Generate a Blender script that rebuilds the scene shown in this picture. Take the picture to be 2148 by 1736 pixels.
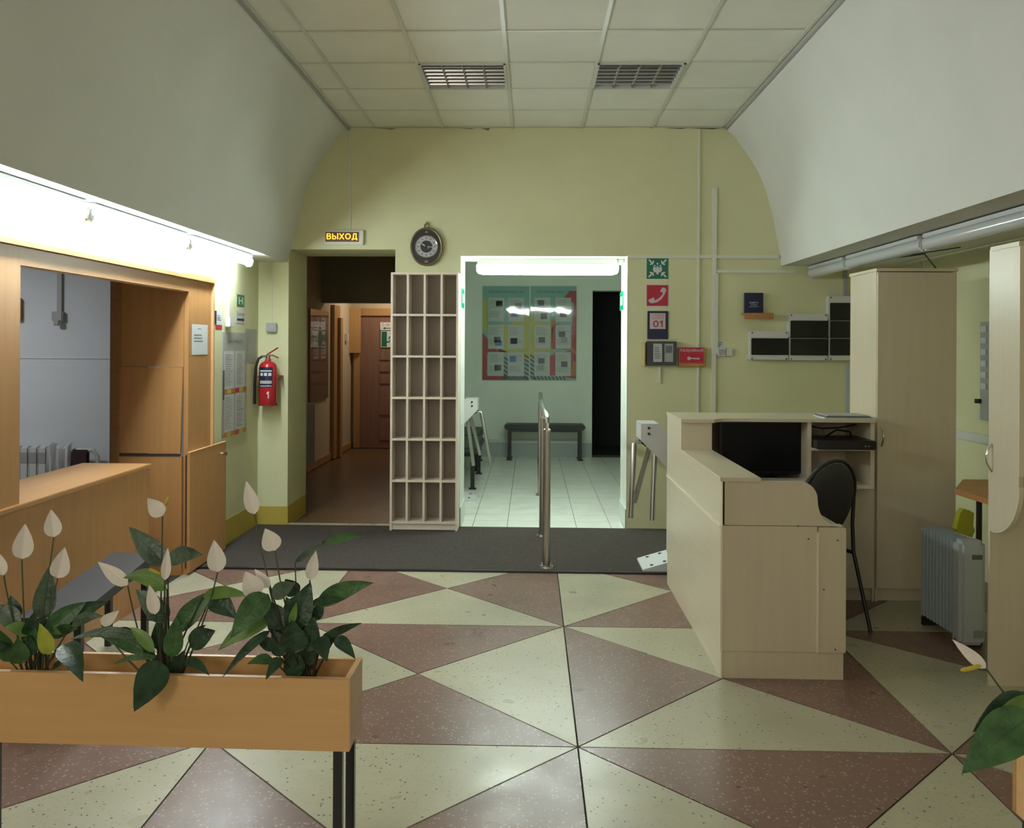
import bpy, bmesh, math, random
from mathutils import Vector, Matrix
random.seed(7)
S = bpy.context.scene
COL = S.collection
for o in list(bpy.data.objects):
    bpy.data.objects.remove(o)

# ------------------------------------------------------------------ camera
F = 1868.0; AX, AY = 1062.1, 723.6; YAW = .0274; ROLL = .0054; HC = 1.58
_cy, _sy = math.cos(YAW), math.sin(YAW)
FW = Vector((-_sy, _cy, 0))
RI = Vector((_cy*math.cos(ROLL), _sy*math.cos(ROLL), math.sin(ROLL)))
UP = RI.cross(FW)
cd = bpy.data.cameras.new('camera'); cam = bpy.data.objects.new('camera', cd); COL.objects.link(cam)
cd.sensor_width = 36; cd.lens = 36*F/2148
cd.shift_x = (1074-AX)/2148; cd.shift_y = -(868-AY)/2148
cd.clip_start = .02; cd.clip_end = 100
m = Matrix((RI, UP, -FW)).transposed().to_4x4(); m.translation = (0, 0, HC)
cam.matrix_world = m
S.camera = cam

# ------------------------------------------------------------------ world, exposure
S.view_settings.view_transform = 'Standard'; S.view_settings.look = 'None'
S.view_settings.gamma = 1; S.view_settings.use_curve_mapping = False
S.view_settings.exposure = 0.24
w = bpy.data.worlds.new('world'); S.world = w; w.use_nodes = True
w.node_tree.nodes['Background'].inputs[0].default_value = (1.0, .96, .87, 1)
w.node_tree.nodes['Background'].inputs[1].default_value = .55
TUBE_STRENGTH = 60.0
HALL_STRENGTH = 52.0

def alight(name, loc, size, power, color, rot=(0, 0, 0), sy=None):
    l = bpy.data.lights.new(name, 'AREA'); l.energy = power; l.color = color; l.size = size
    if sy: l.shape = 'RECTANGLE'; l.size_y = sy
    o = bpy.data.objects.new(name, l); COL.objects.link(o); o.location = loc; o.rotation_euler = rot
    return o
# added fill behind the camera, then lamps of the neighbouring rooms (out of the picture)
alight('rear_warm_fill', (-1.5, -2.0, 2.3), .9, 24, (1, .88, .72), (math.radians(68), 0, math.radians(-8)))  # unseen warm fill, added to brighten the planter and desk front
alight('corridor_lamp', (-2.0, 12.9, 2.6), .3, 11, (1, .84, .66))
alight('cloakroom_lamp', (-4.9, 6.2, 2.5), .35, 22, (.92, .95, 1))

# ------------------------------------------------------------------ pixel -> point on a real plane
def ray(px, py): return FW + RI*((px-AX)/F) - UP*((py-AY)/F)
def onY(px, py, Y):
    d = ray(px, py); t = Y/d.y; return Vector((d.x*t, Y, HC+d.z*t))
def onX(px, py, X):
    d = ray(px, py); t = X/d.x; return Vector((X, d.y*t, HC+d.z*t))
def onZ(px, py, Z=0):
    d = ray(px, py); t = (Z-HC)/d.z; return Vector((d.x*t, d.y*t, Z))

# ------------------------------------------------------------------ materials
def mat(name, col, rough=.6, metal=0, noise=0, nscale=8, bump=0, bscale=60, emit=None, es=0, spec=.5, coat=0, stretch=None, detail=3):
    M = bpy.data.materials.new(name); M.use_nodes = True
    nt = M.node_tree; b = nt.nodes['Principled BSDF']
    c = (*col, 1); b.inputs['Base Color'].default_value = c
    b.inputs['Roughness'].default_value = rough; b.inputs['Metallic'].default_value = metal
    b.inputs['Specular IOR Level'].default_value = spec
    b.inputs['Coat Weight'].default_value = coat; b.inputs['Coat Roughness'].default_value = .12
    if emit:
        b.inputs['Emission Color'].default_value = (*emit, 1); b.inputs['Emission Strength'].default_value = es
    if noise or bump:
        tc = nt.nodes.new('ShaderNodeTexCoord'); mp = nt.nodes.new('ShaderNodeMapping')
        nt.links.new(tc.outputs['Object'], mp.inputs[0])
        if stretch: mp.inputs['Scale'].default_value = stretch
        if noise:
            n = nt.nodes.new('ShaderNodeTexNoise'); n.inputs['Scale'].default_value = nscale; n.inputs['Detail'].default_value = detail
            nt.links.new(mp.outputs[0], n.inputs['Vector'])
            r = nt.nodes.new('ShaderNodeValToRGB')
            r.color_ramp.elements[0].position = .3; r.color_ramp.elements[1].position = .7
            r.color_ramp.elements[0].color = (*[x*(1-noise) for x in col], 1)
            r.color_ramp.elements[1].color = (*[min(1, x*(1+noise)) for x in col], 1)
            nt.links.new(n.outputs['Fac'], r.inputs[0]); nt.links.new(r.outputs[0], b.inputs['Base Color'])
        if bump:
            n2 = nt.nodes.new('ShaderNodeTexNoise'); n2.inputs['Scale'].default_value = bscale; n2.inputs['Detail'].default_value = 4
            nt.links.new(mp.outputs[0], n2.inputs['Vector'])
            bp = nt.nodes.new('ShaderNodeBump'); bp.inputs['Strength'].default_value = bump; bp.inputs['Distance'].default_value = .01
            nt.links.new(n2.outputs['Fac'], bp.inputs['Height']); nt.links.new(bp.outputs[0], b.inputs['Normal'])
    return M

def terrazzo(name, base, chips, dark):
    M = bpy.data.materials.new(name); M.use_nodes = True; nt = M.node_tree; b = nt.nodes['Principled BSDF']
    tc = nt.nodes.new('ShaderNodeTexCoord'); N = nt.nodes; L = nt.links
    v = N.new('ShaderNodeTexVoronoi'); v.inputs['Scale'].default_value = 68; v.inputs['Randomness'].default_value = 1
    L.new(tc.outputs['Object'], v.inputs['Vector'])
    sep = N.new('ShaderNodeSeparateColor'); L.new(v.outputs['Color'], sep.inputs[0])
    def step(sock, a, bb):
        r = N.new('ShaderNodeMapRange'); r.inputs['From Min'].default_value = a; r.inputs['From Max'].default_value = bb
        L.new(sock, r.inputs['Value']); return r.outputs[0]
    def mul(a, c):
        q = N.new('ShaderNodeMath'); q.operation = 'MULTIPLY'; L.new(a, q.inputs[0]); L.new(c, q.inputs[1]); return q.outputs[0]
    near = step(v.outputs['Distance'], .42, .30)
    f_chip = mul(step(sep.outputs[0], .60, .72), near)
    f_dark = mul(step(sep.outputs[1], .90, .92), step(v.outputs['Distance'], .34, .22))
    n = N.new('ShaderNodeTexNoise'); n.inputs['Scale'].default_value = 1.6; n.inputs['Detail'].default_value = 5
    L.new(tc.outputs['Object'], n.inputs['Vector'])
    r = N.new('ShaderNodeValToRGB'); r.color_ramp.elements[0].position = .3; r.color_ramp.elements[1].position = .7
    r.color_ramp.elements[0].color = (*[x*.82 for x in base], 1); r.color_ramp.elements[1].color = (*[x*1.12 for x in base], 1)
    L.new(n.outputs['Fac'], r.inputs[0])
    def mix(f, a, colr):
        q = N.new('ShaderNodeMix'); q.data_type = 'RGBA'; L.new(f, q.inputs[0]); L.new(a, q.inputs[6]); q.inputs[7].default_value = (*colr, 1); return q.outputs[2]
    c = mix(f_chip, r.outputs[0], chips); c = mix(f_dark, c, dark)
    L.new(c, b.inputs['Base Color'])
    n2 = N.new('ShaderNodeTexNoise'); n2.inputs['Scale'].default_value = 6; L.new(tc.outputs['Object'], n2.inputs['Vector'])
    rr = N.new('ShaderNodeMapRange'); rr.inputs['To Min'].default_value = .22; rr.inputs['To Max'].default_value = .40
    L.new(n2.outputs['Fac'], rr.inputs['Value']); L.new(rr.outputs[0], b.inputs['Roughness'])
    bp = N.new('ShaderNodeBump'); bp.inputs['Strength'].default_value = .12; bp.inputs['Distance'].default_value = .004
    n3 = N.new('ShaderNodeTexNoise'); n3.inputs['Scale'].default_value = 40; L.new(tc.outputs['Object'], n3.inputs['Vector'])
    L.new(n3.outputs['Fac'], bp.inputs['Height']); L.new(bp.outputs[0], b.inputs['Normal'])
    return M

def wood(name, col, axis=2, rough=.35, amt=.07, sc=1.0):
    st = [14*sc]*3; st[axis] = .9*sc
    return mat(name, col, rough, noise=amt, nscale=2.2, stretch=tuple(st), detail=5, bump=.03, bscale=6)

M = dict(
 yellow=mat('yellow_paint', (.65, .645, .39), .75, noise=.05, nscale=1.5, bump=.12, bscale=35),
 ceilp=mat('vault_plaster', (.72, .73, .68), .85, noise=.04, nscale=1.2, bump=.15, bscale=25),
 ochre=mat('ochre_paint', (.47, .36, .06), .5, noise=.10, nscale=3),
 tile_c=mat('ceiling_tile', (.80, .80, .70), .9, noise=.03, nscale=3, bump=.12, bscale=140),
 grid=mat('ceiling_grid_metal', (.66, .66, .58), .35, spec=.5),
 white=mat('white_plastic', (.62, .64, .60), .4),
 greyp=mat('grey_plastic', (.36, .37, .35), .45),
 metalg=mat('grey_enamel', (.56, .57, .56), .28, coat=.3),
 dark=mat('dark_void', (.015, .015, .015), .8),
 black=mat('black_plastic', (.008, .008, .009), .35),
 blackm=mat('black_metal', (.012, .012, .012), .4, coat=.2),
 screen=mat('black_screen', (.004, .004, .005), .35, spec=.2),
 vinyl=mat('black_vinyl', (.030, .028, .030), .5, bump=.1, bscale=80),
 vinylg=mat('green_black_vinyl', (.035, .045, .038), .5),
 beech=wood('beech_laminate', (.46, .235, .085)), beech_h=wood('beech_laminate_horizontal', (.74, .45, .20), axis=0, amt=.05),
 beech_y=wood('beech_laminate_along', (.48, .25, .095), axis=1),
 beech_in=wood('beech_inside', (.30, .145, .06), axis=0),
 maple=wood('maple_laminate', (.62, .545, .40), amt=.03), maple_h=wood('maple_laminate_horizontal', (.62, .55, .40), axis=1, amt=.03),
 edge=mat('edge_banding', (.76, .68, .50), .4), edge_b=mat('beech_edge_banding', (.58, .34, .15), .4),
 pine=mat('orange_pine', (.42, .20, .06), .5, noise=.15, nscale=6, stretch=(2, 12, 12)),
 hinge=mat('steel_hinge', (.10, .09, .08), .4, metal=.7),
 steel=mat('brushed_steel', (.42, .41, .38), .28, metal=1), chrome=mat('chrome', (.7, .7, .7), .12, metal=1),
 turn=mat('turnstile_enamel', (.55, .55, .53), .4), turnw=mat('turnstile_foot_paint', (.66, .68, .66), .45),
 carpet=mat('dark_carpet', (.048, .038, .031), .95, noise=.35, nscale=60, bump=.5, bscale=300),
 grout=mat('grout', (.045, .042, .035), .9),
 hallw=mat('green_grey_paint', (.70, .76, .66), .75, noise=.04, nscale=2),
 hallt=mat('hall_floor_tile', (.78, .80, .72), .3, noise=.07, nscale=5), hallg=mat('hall_grout', (.10, .11, .10), .9),
 hallb=mat('hall_skirting_tile', (.36, .42, .38), .4), hallb2=mat('hall_skirting_top', (.55, .62, .56), .4),
 corw=mat('corridor_paint', (.55, .47, .33), .75), cord=mat('corridor_dark_paint', (.30, .27, .15), .8),
 corf=mat('corridor_linoleum', (.13, .08, .035), .32, noise=.15, nscale=4),
 door=wood('brown_door_wood', (.25, .14, .10), amt=.10), casing=wood('oak_casing', (.44, .25, .10)),
 cloak=mat('cloakroom_paint', (.68, .71, .72), .8, noise=.03, nscale=2), 
 red=mat('extinguisher_red', (.42, .012, .02), .25, coat=.5), redd=mat('dark_red', (.25, .01, .012), .4),
 redsign=mat('red_sign', (.42, .012, .035), .35), green=mat('green_sign', (.010, .14, .075), .35), greenl=mat('mint_sign_edge', (.55, .75, .62), .4),
 navy=mat('navy_cover', (.010, .012, .05), .4), paper=mat('white_paper', (.60, .62, .60), .7), paperg=mat('grey_paper', (.42, .43, .39), .7),
 ink=mat('grey_ink', (.16, .16, .17), .8), inkb=mat('blue_ink', (.10, .16, .34), .8), inkd=mat('dark_ink', (.03, .03, .04), .8), inkr=mat('crimson_ink', (.32, .03, .05), .7),
 pink=mat('pink_paper', (.58, .46, .48), .6), signwhite=mat('sign_white', (.66, .67, .64), .5),
 brass=mat('brass', (.60, .50, .22), .3, metal=.7), bronze=mat('bronze', (.20, .16, .08), .4, metal=.5),
 led=mat('amber_lettering', (.9, .5, .05), .5, emit=(1, .42, .02), es=1.5), ledb=mat('dark_sign_panel', (.07, .035, .01), .4, emit=(1, .2, .0), es=.03),
 dial=mat('clock_dial', (.40, .41, .40), .4),
 leaf1=mat('leaf_dark', (.024, .062, .030), .38, noise=.5, nscale=22, bump=.3, bscale=60), leaf2=mat('leaf_mid', (.055, .14, .045), .38, noise=.4, nscale=22, bump=.3, bscale=60),
 leaf3=mat('leaf_bright', (.14, .26, .055), .4, noise=.3, nscale=14), leafy=mat('leaf_yellow', (.48, .54, .08), .45, noise=.2, nscale=20),
 leafg=mat('leaf_greyish', (.10, .15, .105), .30, noise=.45, nscale=22, bump=.5, bscale=50), stem=mat('stem_green', (.055, .075, .035), .5), stemd=mat('stem_brown', (.045, .032, .022), .6),
 spathe=mat('spathe_white', (.86, .80, .74), .5), spadix=mat('spadix_yellow', (.62, .50, .06), .6, bump=.5, bscale=400), spadixg=mat('spadix_pale_green', (.42, .46, .30), .6, bump=.4, bscale=400),
 soil=mat('soil', (.04, .025, .015), .95, noise=.4, nscale=40, bump=.8, bscale=60),
 heater=mat('pale_blue_enamel', (.42, .50, .53), .3, coat=.2), heaterl=mat('heater_panel', (.52, .57, .58), .35),
 bag=mat('yellow_bag', (.52, .52, .04), .5), cloth=mat('white_cloth', (.50, .50, .50), .9), clothd=mat('brown_cloth', (.05, .025, .025), .95),
 tube=mat('tube_light', (.9, .95, 1), .5, emit=(.82, .93, 1), es=TUBE_STRENGTH), hall_tube=mat('hall_diffuser', (.9, 1, .95), .5, emit=(.86, 1, .93), es=HALL_STRENGTH),
 tubeoff=mat('unlit_tube', (.60, .62, .62), .15, coat=.6), mirror=mat('louvre_mirror', (.30, .30, .30), .22, metal=1), housing=mat('louvre_housing', (.07, .07, .07), .3, metal=.6),
 pr_red=mat('print_red', (.45, .05, .06), .5), pr_yel=mat('print_yellow', (.55, .48, .10), .5), pr_or=mat('print_orange', (.50, .20, .06), .5), pr_dk=mat('print_dark', (.10, .08, .09), .5), pr_gn=mat('print_teal', (.28, .48, .42), .5), pr_bl=mat('print_blue', (.08, .18, .45), .5), pr_pk=mat('print_pink', (.5, .3, .3), .5),
 cream=terrazzo('cream_terrazzo', (.46, .43, .30), (.36, .37, .25), (.05, .045, .04)),
 brown=terrazzo('brown_terrazzo', (.195, .112, .086), (.36, .27, .21), (.12, .08, .07)),
 rack=mat('pigeonhole_laminate', (.72, .63, .51), .45, noise=.04, nscale=3), rackin=mat('pigeonhole_back', (.34, .29, .24), .6),
)
def glass_mat():
    g = bpy.data.materials.new('clear_cover'); g.use_nodes = True; nt = g.node_tree
    for n in list(nt.nodes): nt.nodes.remove(n)
    o = nt.nodes.new('ShaderNodeOutputMaterial'); mx = nt.nodes.new('ShaderNodeMixShader'); t = nt.nodes.new('ShaderNodeBsdfTransparent'); gl = nt.nodes.new('ShaderNodeBsdfGlossy')
    fr = nt.nodes.new('ShaderNodeFresnel'); fr.inputs[0].default_value = 1.5; gl.inputs['Roughness'].default_value = .04
    t.inputs[0].default_value = (.93, .95, .94, 1)
    n = nt.nodes.new('ShaderNodeTexNoise'); n.inputs['Scale'].default_value = 3; bp = nt.nodes.new('ShaderNodeBump'); bp.inputs['Strength'].default_value = .12; bp.inputs['Distance'].default_value = .02
    tc = nt.nodes.new('ShaderNodeTexCoord'); nt.links.new(tc.outputs['Object'], n.inputs['Vector']); nt.links.new(n.outputs['Fac'], bp.inputs['Height'])
    nt.links.new(bp.outputs[0], gl.inputs['Normal'])
    gm = nt.nodes.new('ShaderNodeNewGeometry'); mu = nt.nodes.new('ShaderNodeMath'); mu.operation = 'SUBTRACT'; mu.use_clamp = True; nt.links.new(fr.outputs[0], mu.inputs[0]); nt.links.new(gm.outputs['Backfacing'], mu.inputs[1]); nt.links.new(mu.outputs[0], mx.inputs[0]); nt.links.new(t.outputs[0], mx.inputs[1]); nt.links.new(gl.outputs[0], mx.inputs[2]); nt.links.new(mx.outputs[0], o.inputs[0])
    return g
M['glass'] = glass_mat()
M['greenmat'] = mat('matt_green_plate', (.010, .16, .08), .95, spec=.02)
def smoked():
    return mat('smoked_window', (.010, .010, .009), .12, spec=.4)
M['smoke'] = smoked()

# ------------------------------------------------------------------ mesh helpers
class MB:
    def __init__(s): s.v = []; s.f = []; s.mi = []; s.cur = 0; s.T = None; s.smooth = []
    def add(s, vs, fs, smooth=False):
        n = len(s.v)
        for p in vs:
            p = Vector(p); s.v.append(s.T @ p if s.T else p)
        for f in fs: s.f.append([n+i for i in f]); s.mi.append(s.cur); s.smooth.append(smooth)
        return s
    def box(s, x0, x1, y0, y1, z0, z1, b=0):
        if x0 > x1: x0, x1 = x1, x0
        if y0 > y1: y0, y1 = y1, y0
        if z0 > z1: z0, z1 = z1, z0
        if b:
            bm = bmesh.new(); bmesh.ops.create_cube(bm, size=1)
            for v in bm.verts: v.co = Vector(((x0+x1)/2+v.co.x*(x1-x0), (y0+y1)/2+v.co.y*(y1-y0), (z0+z1)/2+v.co.z*(z1-z0)))
            bmesh.ops.bevel(bm, geom=bm.edges[:], offset=b, segments=2, affect='EDGES')
            bm.verts.index_update()
            s.add([v.co.copy() for v in bm.verts], [[v.index for v in f.verts] for f in bm.faces]); bm.free(); return s
        s.add([(x0, y0, z0), (x1, y0, z0), (x1, y1, z0), (x0, y1, z0), (x0, y0, z1), (x1, y0, z1), (x1, y1, z1), (x0, y1, z1)],
              [(0, 3, 2, 1), (4, 5, 6, 7), (0, 1, 5, 4), (1, 2, 6, 5), (2, 3, 7, 6), (3, 0, 4, 7)]); return s
    def tube(s, pts, r, n=10, closed=False, cap=True):
        pts = [Vector(p) for p in pts]; rs = r if isinstance(r, (list, tuple)) else [r]*len(pts)
        vs = []; K = len(pts); pu = None
        for i, p in enumerate(pts):
            if closed: d = pts[(i+1) % K]-pts[i-1]
            else: d = pts[min(i+1, K-1)]-pts[max(i-1, 0)]
            d.normalize()
            u = pu - d*pu.dot(d) if pu else d.orthogonal()
            if u.length < 1e-6: u = d.orthogonal()
            u.normalize(); pu = u; w_ = d.cross(u)
            for k in range(n):
                a = 2*math.pi*k/n; vs.append(p+(u*math.cos(a)+w_*math.sin(a))*rs[i])
        fs = []
        for i in range(K if closed else K-1):
            for k in range(n):
                a = i*n+k; b_ = i*n+(k+1) % n; j = (i+1) % K
                fs.append((a, b_, j*n+(k+1) % n, j*n+k))
        if cap and not closed: fs.append(list(range(n))[::-1]); fs.append([(K-1)*n+k for k in range(n)])
        s.add(vs, fs, True); return s
    def prism(s, poly, axis, a, b):
        # poly 2D in the plane normal to axis (x: (y,z), y: (x,z), z: (x,y))
        def P(p, t): return {'x': (t, p[0], p[1]), 'y': (p[0], t, p[1]), 'z': (p[0], p[1], t)}[axis]
        n = len(poly)
        s.add([P(p, a) for p in poly]+[P(p, b) for p in poly], [list(range(n))[::-1], [n+i for i in range(n)]]+[(i, (i+1) % n, n+(i+1) % n, n+i) for i in range(n)]); return s
    def lathe(s, prof, c=(0, 0, 0), n=24, sx=1, sy=1):
        vs = []; 
        for r, z in prof:
            for k in range(n):
                a = 2*math.pi*k/n; vs.append((c[0]+r*math.cos(a)*sx, c[1]+r*math.sin(a)*sy, c[2]+z))
        fs = [(i*n+k, i*n+(k+1) % n, (i+1)*n+(k+1) % n, (i+1)*n+k) for i in range(len(prof)-1) for k in range(n)]
        s.add(vs, fs, True); return s
    def plate(s, o, ax, up, poly, t=.0006):
        o = Vector(o); ax = Vector(ax); up = Vector(up); nn = ax.cross(up); n = len(poly)
        s.add([o+ax*p[0]+up*p[1] for p in poly]+[o+ax*p[0]+up*p[1]+nn*t for p in poly],
              [list(range(n))[::-1], [n+i for i in range(n)]]+[(i, (i+1) % n, n+(i+1) % n, n+i) for i in range(n)]); return s
    def build(s, name, mats, parent=None, **kw):
        if not isinstance(mats, (list, tuple)): mats = [mats]
        off = wloc(parent) if parent else Vector((0, 0, 0))
        me = bpy.data.meshes.new(name)
        me.from_pydata([v-off for v in s.v], [], s.f)
        for q in mats: me.materials.append(M[q] if isinstance(q, str) else q)
        me.polygons.foreach_set('material_index', s.mi); me.polygons.foreach_set('use_smooth', s.smooth)
        bm = bmesh.new(); bm.from_mesh(me); bmesh.ops.recalc_face_normals(bm, faces=bm.faces[:]); bm.to_mesh(me); bm.free()
        me.update()
        if any(s.smooth):
            try: me.set_sharp_from_angle(angle=math.radians(45))
            except Exception: pass
        o = bpy.data.objects.new(name, me); COL.objects.link(o)
        if parent: o.parent = parent
        for k, v_ in kw.items(): o[k] = v_
        return o
def wloc(o):
    l = Vector((0, 0, 0))
    while o: l += o.location; o = o.parent
    return l
def thing(name, label, cat, loc=(0, 0, 0), group=None):
    o = bpy.data.objects.new(name, None); COL.objects.link(o); o.location = loc; o.empty_display_size = .1
    o['label'] = label; o['category'] = cat
    if group: o['group'] = group
    return o
def single(mb, name, mats, label, cat, group=None):
    # one-mesh thing whose origin sits at the bottom centre of its mesh
    c = Vector((sum(v.x for v in mb.v)/len(mb.v), sum(v.y for v in mb.v)/len(mb.v), min(v.z for v in mb.v)))
    for i, v in enumerate(mb.v): mb.v[i] = v-c
    o = mb.build(name, mats); o.location = c; o['label'] = label; o['category'] = cat
    if group: o['group'] = group
    return o
def struct(mb, name, mats, parent=None):
    o = mb.build(name, mats, parent)
    if not parent: o['kind'] = 'structure'
    return o
XA, ZA, YA = Vector((1, 0, 0)), Vector((0, 0, 1)), Vector((0, 1, 0))
def _arc(cx, cy, rx, ry, a0, a1, n=10):
    return [(cx+rx*math.cos(math.radians(a0+(a1-a0)*k/n)), cy+ry*math.sin(math.radians(a0+(a1-a0)*k/n))) for k in range(n+1)]
def _soft(x0): return [[(x0, 1), (x0, 0)]+[(x0+.28, 0)]+_arc(x0+.28, .28, .22, .28, -90, 90, 8)+[(x0, .56)]]
GLYPH = {
 'О': (.75, [_arc(.375, .5, .375, .5, 0, 360, 20)]), '0': (.62, [_arc(.31, .5, .31, .5, 0, 360, 18)]), '1': (.36, [[(0, .74), (.27, 1), (.27, 0)]]),
 '2': (.58, [_arc(.29, .72, .28, .28, 165, -30, 10)+[(0, 0), (.58, 0)]]), '-': (.35, [[(0, .42), (.35, .42)]]), 'H': (.62, [[(0, 0), (0, 1)], [(.62, 0), (.62, 1)], [(0, .5), (.62, .5)]]),
 'В': (.58, [[(0, 0), (0, 1), (.3, 1)]+_arc(.3, .77, .23, .23, 90, -90, 8)+[(0, .54)], [(.3, .54)]+_arc(.3, .27, .28, .27, 90, -90, 8)+[(0, 0)]]),
 'Ы': (.82, _soft(0)+[[(.82, 0), (.82, 1)]]), 'Ь': (.5, _soft(0)), 'Х': (.62, [[(0, 0), (.62, 1)], [(0, 1), (.62, 0)]]),
 'Д': (.74, [[(0, -.18), (0, 0), (.74, 0), (.74, -.18)], [(.12, 0), (.24, 1), (.62, 1), (.62, 0)]]), 'П': (.6, [[(0, 0), (0, 1), (.6, 1), (.6, 0)]]),
 'Ж': (.86, [[(.43, 0), (.43, 1)], [(0, 0), (.36, .5), (0, 1)], [(.86, 0), (.5, .5), (.86, 1)], [(.36, .5), (.5, .5)]]), 'А': (.68, [[(0, 0), (.34, 1), (.68, 0)], [(.12, .34), (.56, .34)]]),
 'Р': (.54, [[(0, 0), (0, 1), (.28, 1)]+_arc(.28, .73, .26, .27, 90, -90, 8)+[(0, .46)]]), 'Е': (.5, [[(.5, 0), (0, 0), (0, 1), (.5, 1)], [(0, .52), (.42, .52)]]),
 'З': (.52, [_arc(.24, .76, .24, .24, 150, -90, 9), _arc(.24, .27, .28, .27, 90, -150, 9)]), 'Н': (.6, [[(0, 0), (0, 1)], [(.6, 0), (.6, 1)], [(0, .52), (.6, .52)]]),
 'И': (.62, [[(0, 1), (0, 0), (.62, 1), (.62, 0)]]), 'Й': (.62, [[(0, 1), (0, 0), (.62, 1), (.62, 0)], _arc(.31, 1.28, .16, .12, 190, 350, 5)]), 'Т': (.62, [[(0, 1), (.62, 1)], [(.31, 1), (.31, 0)]]),
 'К': (.58, [[(0, 0), (0, 1)], [(.56, 1), (.04, .5), (.58, 0)]]), 'Г': (.48, [[(0, 0), (0, 1), (.48, 1)]]), 'С': (.62, [_arc(.36, .5, .36, .5, 50, 310, 14)]), 'Л': (.62, [[(0, 0), (.18, 1), (.62, 1), (.62, 0)]]),
 'Ч': (.54, [[(0, 1), (0, .5), (.54, .5)], [(.54, 1), (.54, 0)]]), 'М': (.74, [[(0, 0), (0, 1), (.37, .3), (.74, 1), (.74, 0)]]), 'У': (.6, [[(0, 1), (.32, .36)], [(.6, 1), (.22, 0), (.04, 0)]]),
 'Ф': (.8, [_arc(.4, .52, .4, .3, 0, 360, 16), [(.4, 0), (.4, 1)]]), 'Ц': (.68, [[(0, 1), (0, 0), (.68, 0), (.68, -.18)], [(.58, 1), (.58, 0)]]), 'Я': (.56, [[(.56, 0), (.56, 1), (.26, 1)]+_arc(.26, .74, .24, .26, 90, 270, 8)+[(.56, .48)], [(.26, .48), (0, 0)]]),
 'Э': (.6, [_arc(.24, .5, .36, .5, 130, -130, 14), [(.2, .5), (.6, .5)]]), 'Ю': (.9, [[(0, 0), (0, 1)], _arc(.58, .5, .32, .5, 0, 360, 16), [(0, .5), (.26, .5)]]),
 'а': (.5, [_arc(.25, .36, .25, .36, 0, 360, 14), [(.5, .72), (.5, 0)]]), 'р': (.5, [_arc(.25, .36, .25, .36, 0, 360, 14), [(0, .72), (0, -.3)]]), 'е': (.52, [[(0, .38), (.52, .38)]+_arc(.26, .36, .26, .36, 0, 310, 14)]),
 'у': (.48, [[(0, .72), (.25, .05)], [(.48, .72), (.14, -.28), (0, -.28)]]),
}
def text(body, name, parent, o, ax, up, width, height, m_, off=.001, bold=0, **kw):
    # lettering drawn with straight and curved strokes of even weight; o = centre of the writing on its surface
    sw = .11+bold*2.4; L = []; x = 0
    for ch in body:
        if ch == ' ': x += .42; continue
        if ch in GLYPH: w0, st = GLYPH[ch]; k = 1
        else: w0, st = GLYPH[ch.upper()]; k = .72
        L += [[(x+px*k, py*k) for px, py in q] for q in st]; x += w0*k+.20+sw*.8
    P_ = [p for q in L for p in q]; x0, x1 = min(p[0] for p in P_)-sw/2, max(p[0] for p in P_)+sw/2; y0, y1 = min(p[1] for p in P_)-sw/2, max(p[1] for p in P_)+sw/2
    sx, sz = width/(x1-x0), height/(y1-y0); o = Vector(o); ax = Vector(ax); up = Vector(up); nn = ax.cross(up); b = MB(); q_ = 0
    T_ = lambda p, lv: o+ax*((p[0]-(x0+x1)/2)*sx)+up*((p[1]-(y0+y1)/2)*sz)+nn*(off+.00003*(lv % 9))
    for q in L:
        for a, c in zip(q[:-1], q[1:]):
            d = Vector((c[0]-a[0], c[1]-a[1])); l = d.length
            if l < 1e-6: continue
            d /= l; n_ = Vector((-d.y, d.x))*sw/2; e = d*sw*(.5 if len(q) < 7 else .18); A_ = Vector(a)-e; C_ = Vector(c)+e
            b.add([T_(A_-n_, q_), T_(C_-n_, q_), T_(C_+n_, q_), T_(A_+n_, q_)], [(0, 1, 2, 3)]); q_ += 1
    return b.build(name, m_, parent, **kw)
def printed_lines(parent, o, ax, up, w_, h_, n, m_='ink', off=.0012, name='printed_text'):
    b = MB(); o = Vector(o); ax = Vector(ax); up = Vector(up); nn = ax.cross(up)
    for i in range(n):
        y = h_*(.5-(i+.5)/n); l = w_*random.uniform(.6, 1)
        x = -w_/2; hh = h_/n*.42
        while x < -w_/2+l:
            ww = random.uniform(.08, .2)*w_; e = min(x+ww, -w_/2+l)
            b.plate(o+nn*off, ax, up, [(x, y-hh/2), (e, y-hh/2), (e, y+hh/2), (x, y+hh/2)], .0003); x = e+w_*.02
    return b.build(name, m_, parent)
def sheet(parent, c, ax, up, w_, h_, m_='paper', t=.001, name='paper_sheet'):
    b = MB(); b.plate(c, ax, up, [(-w_/2, -h_/2), (w_/2, -h_/2), (w_/2, h_/2), (-w_/2, h_/2)], t); return b.build(name, m_, parent)
def rot_poly(p, a): c, s_ = math.cos(a), math.sin(a); return [(x*c-y*s_, x*s_+y*c) for x, y in p]

# ------------------------------------------------------------------ dimensions
W = 7.706; XL = -2.377; XR = 3.08; YB = -2.6
ZS = 2.285          # soffit height
CEIL = 3.456

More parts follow.
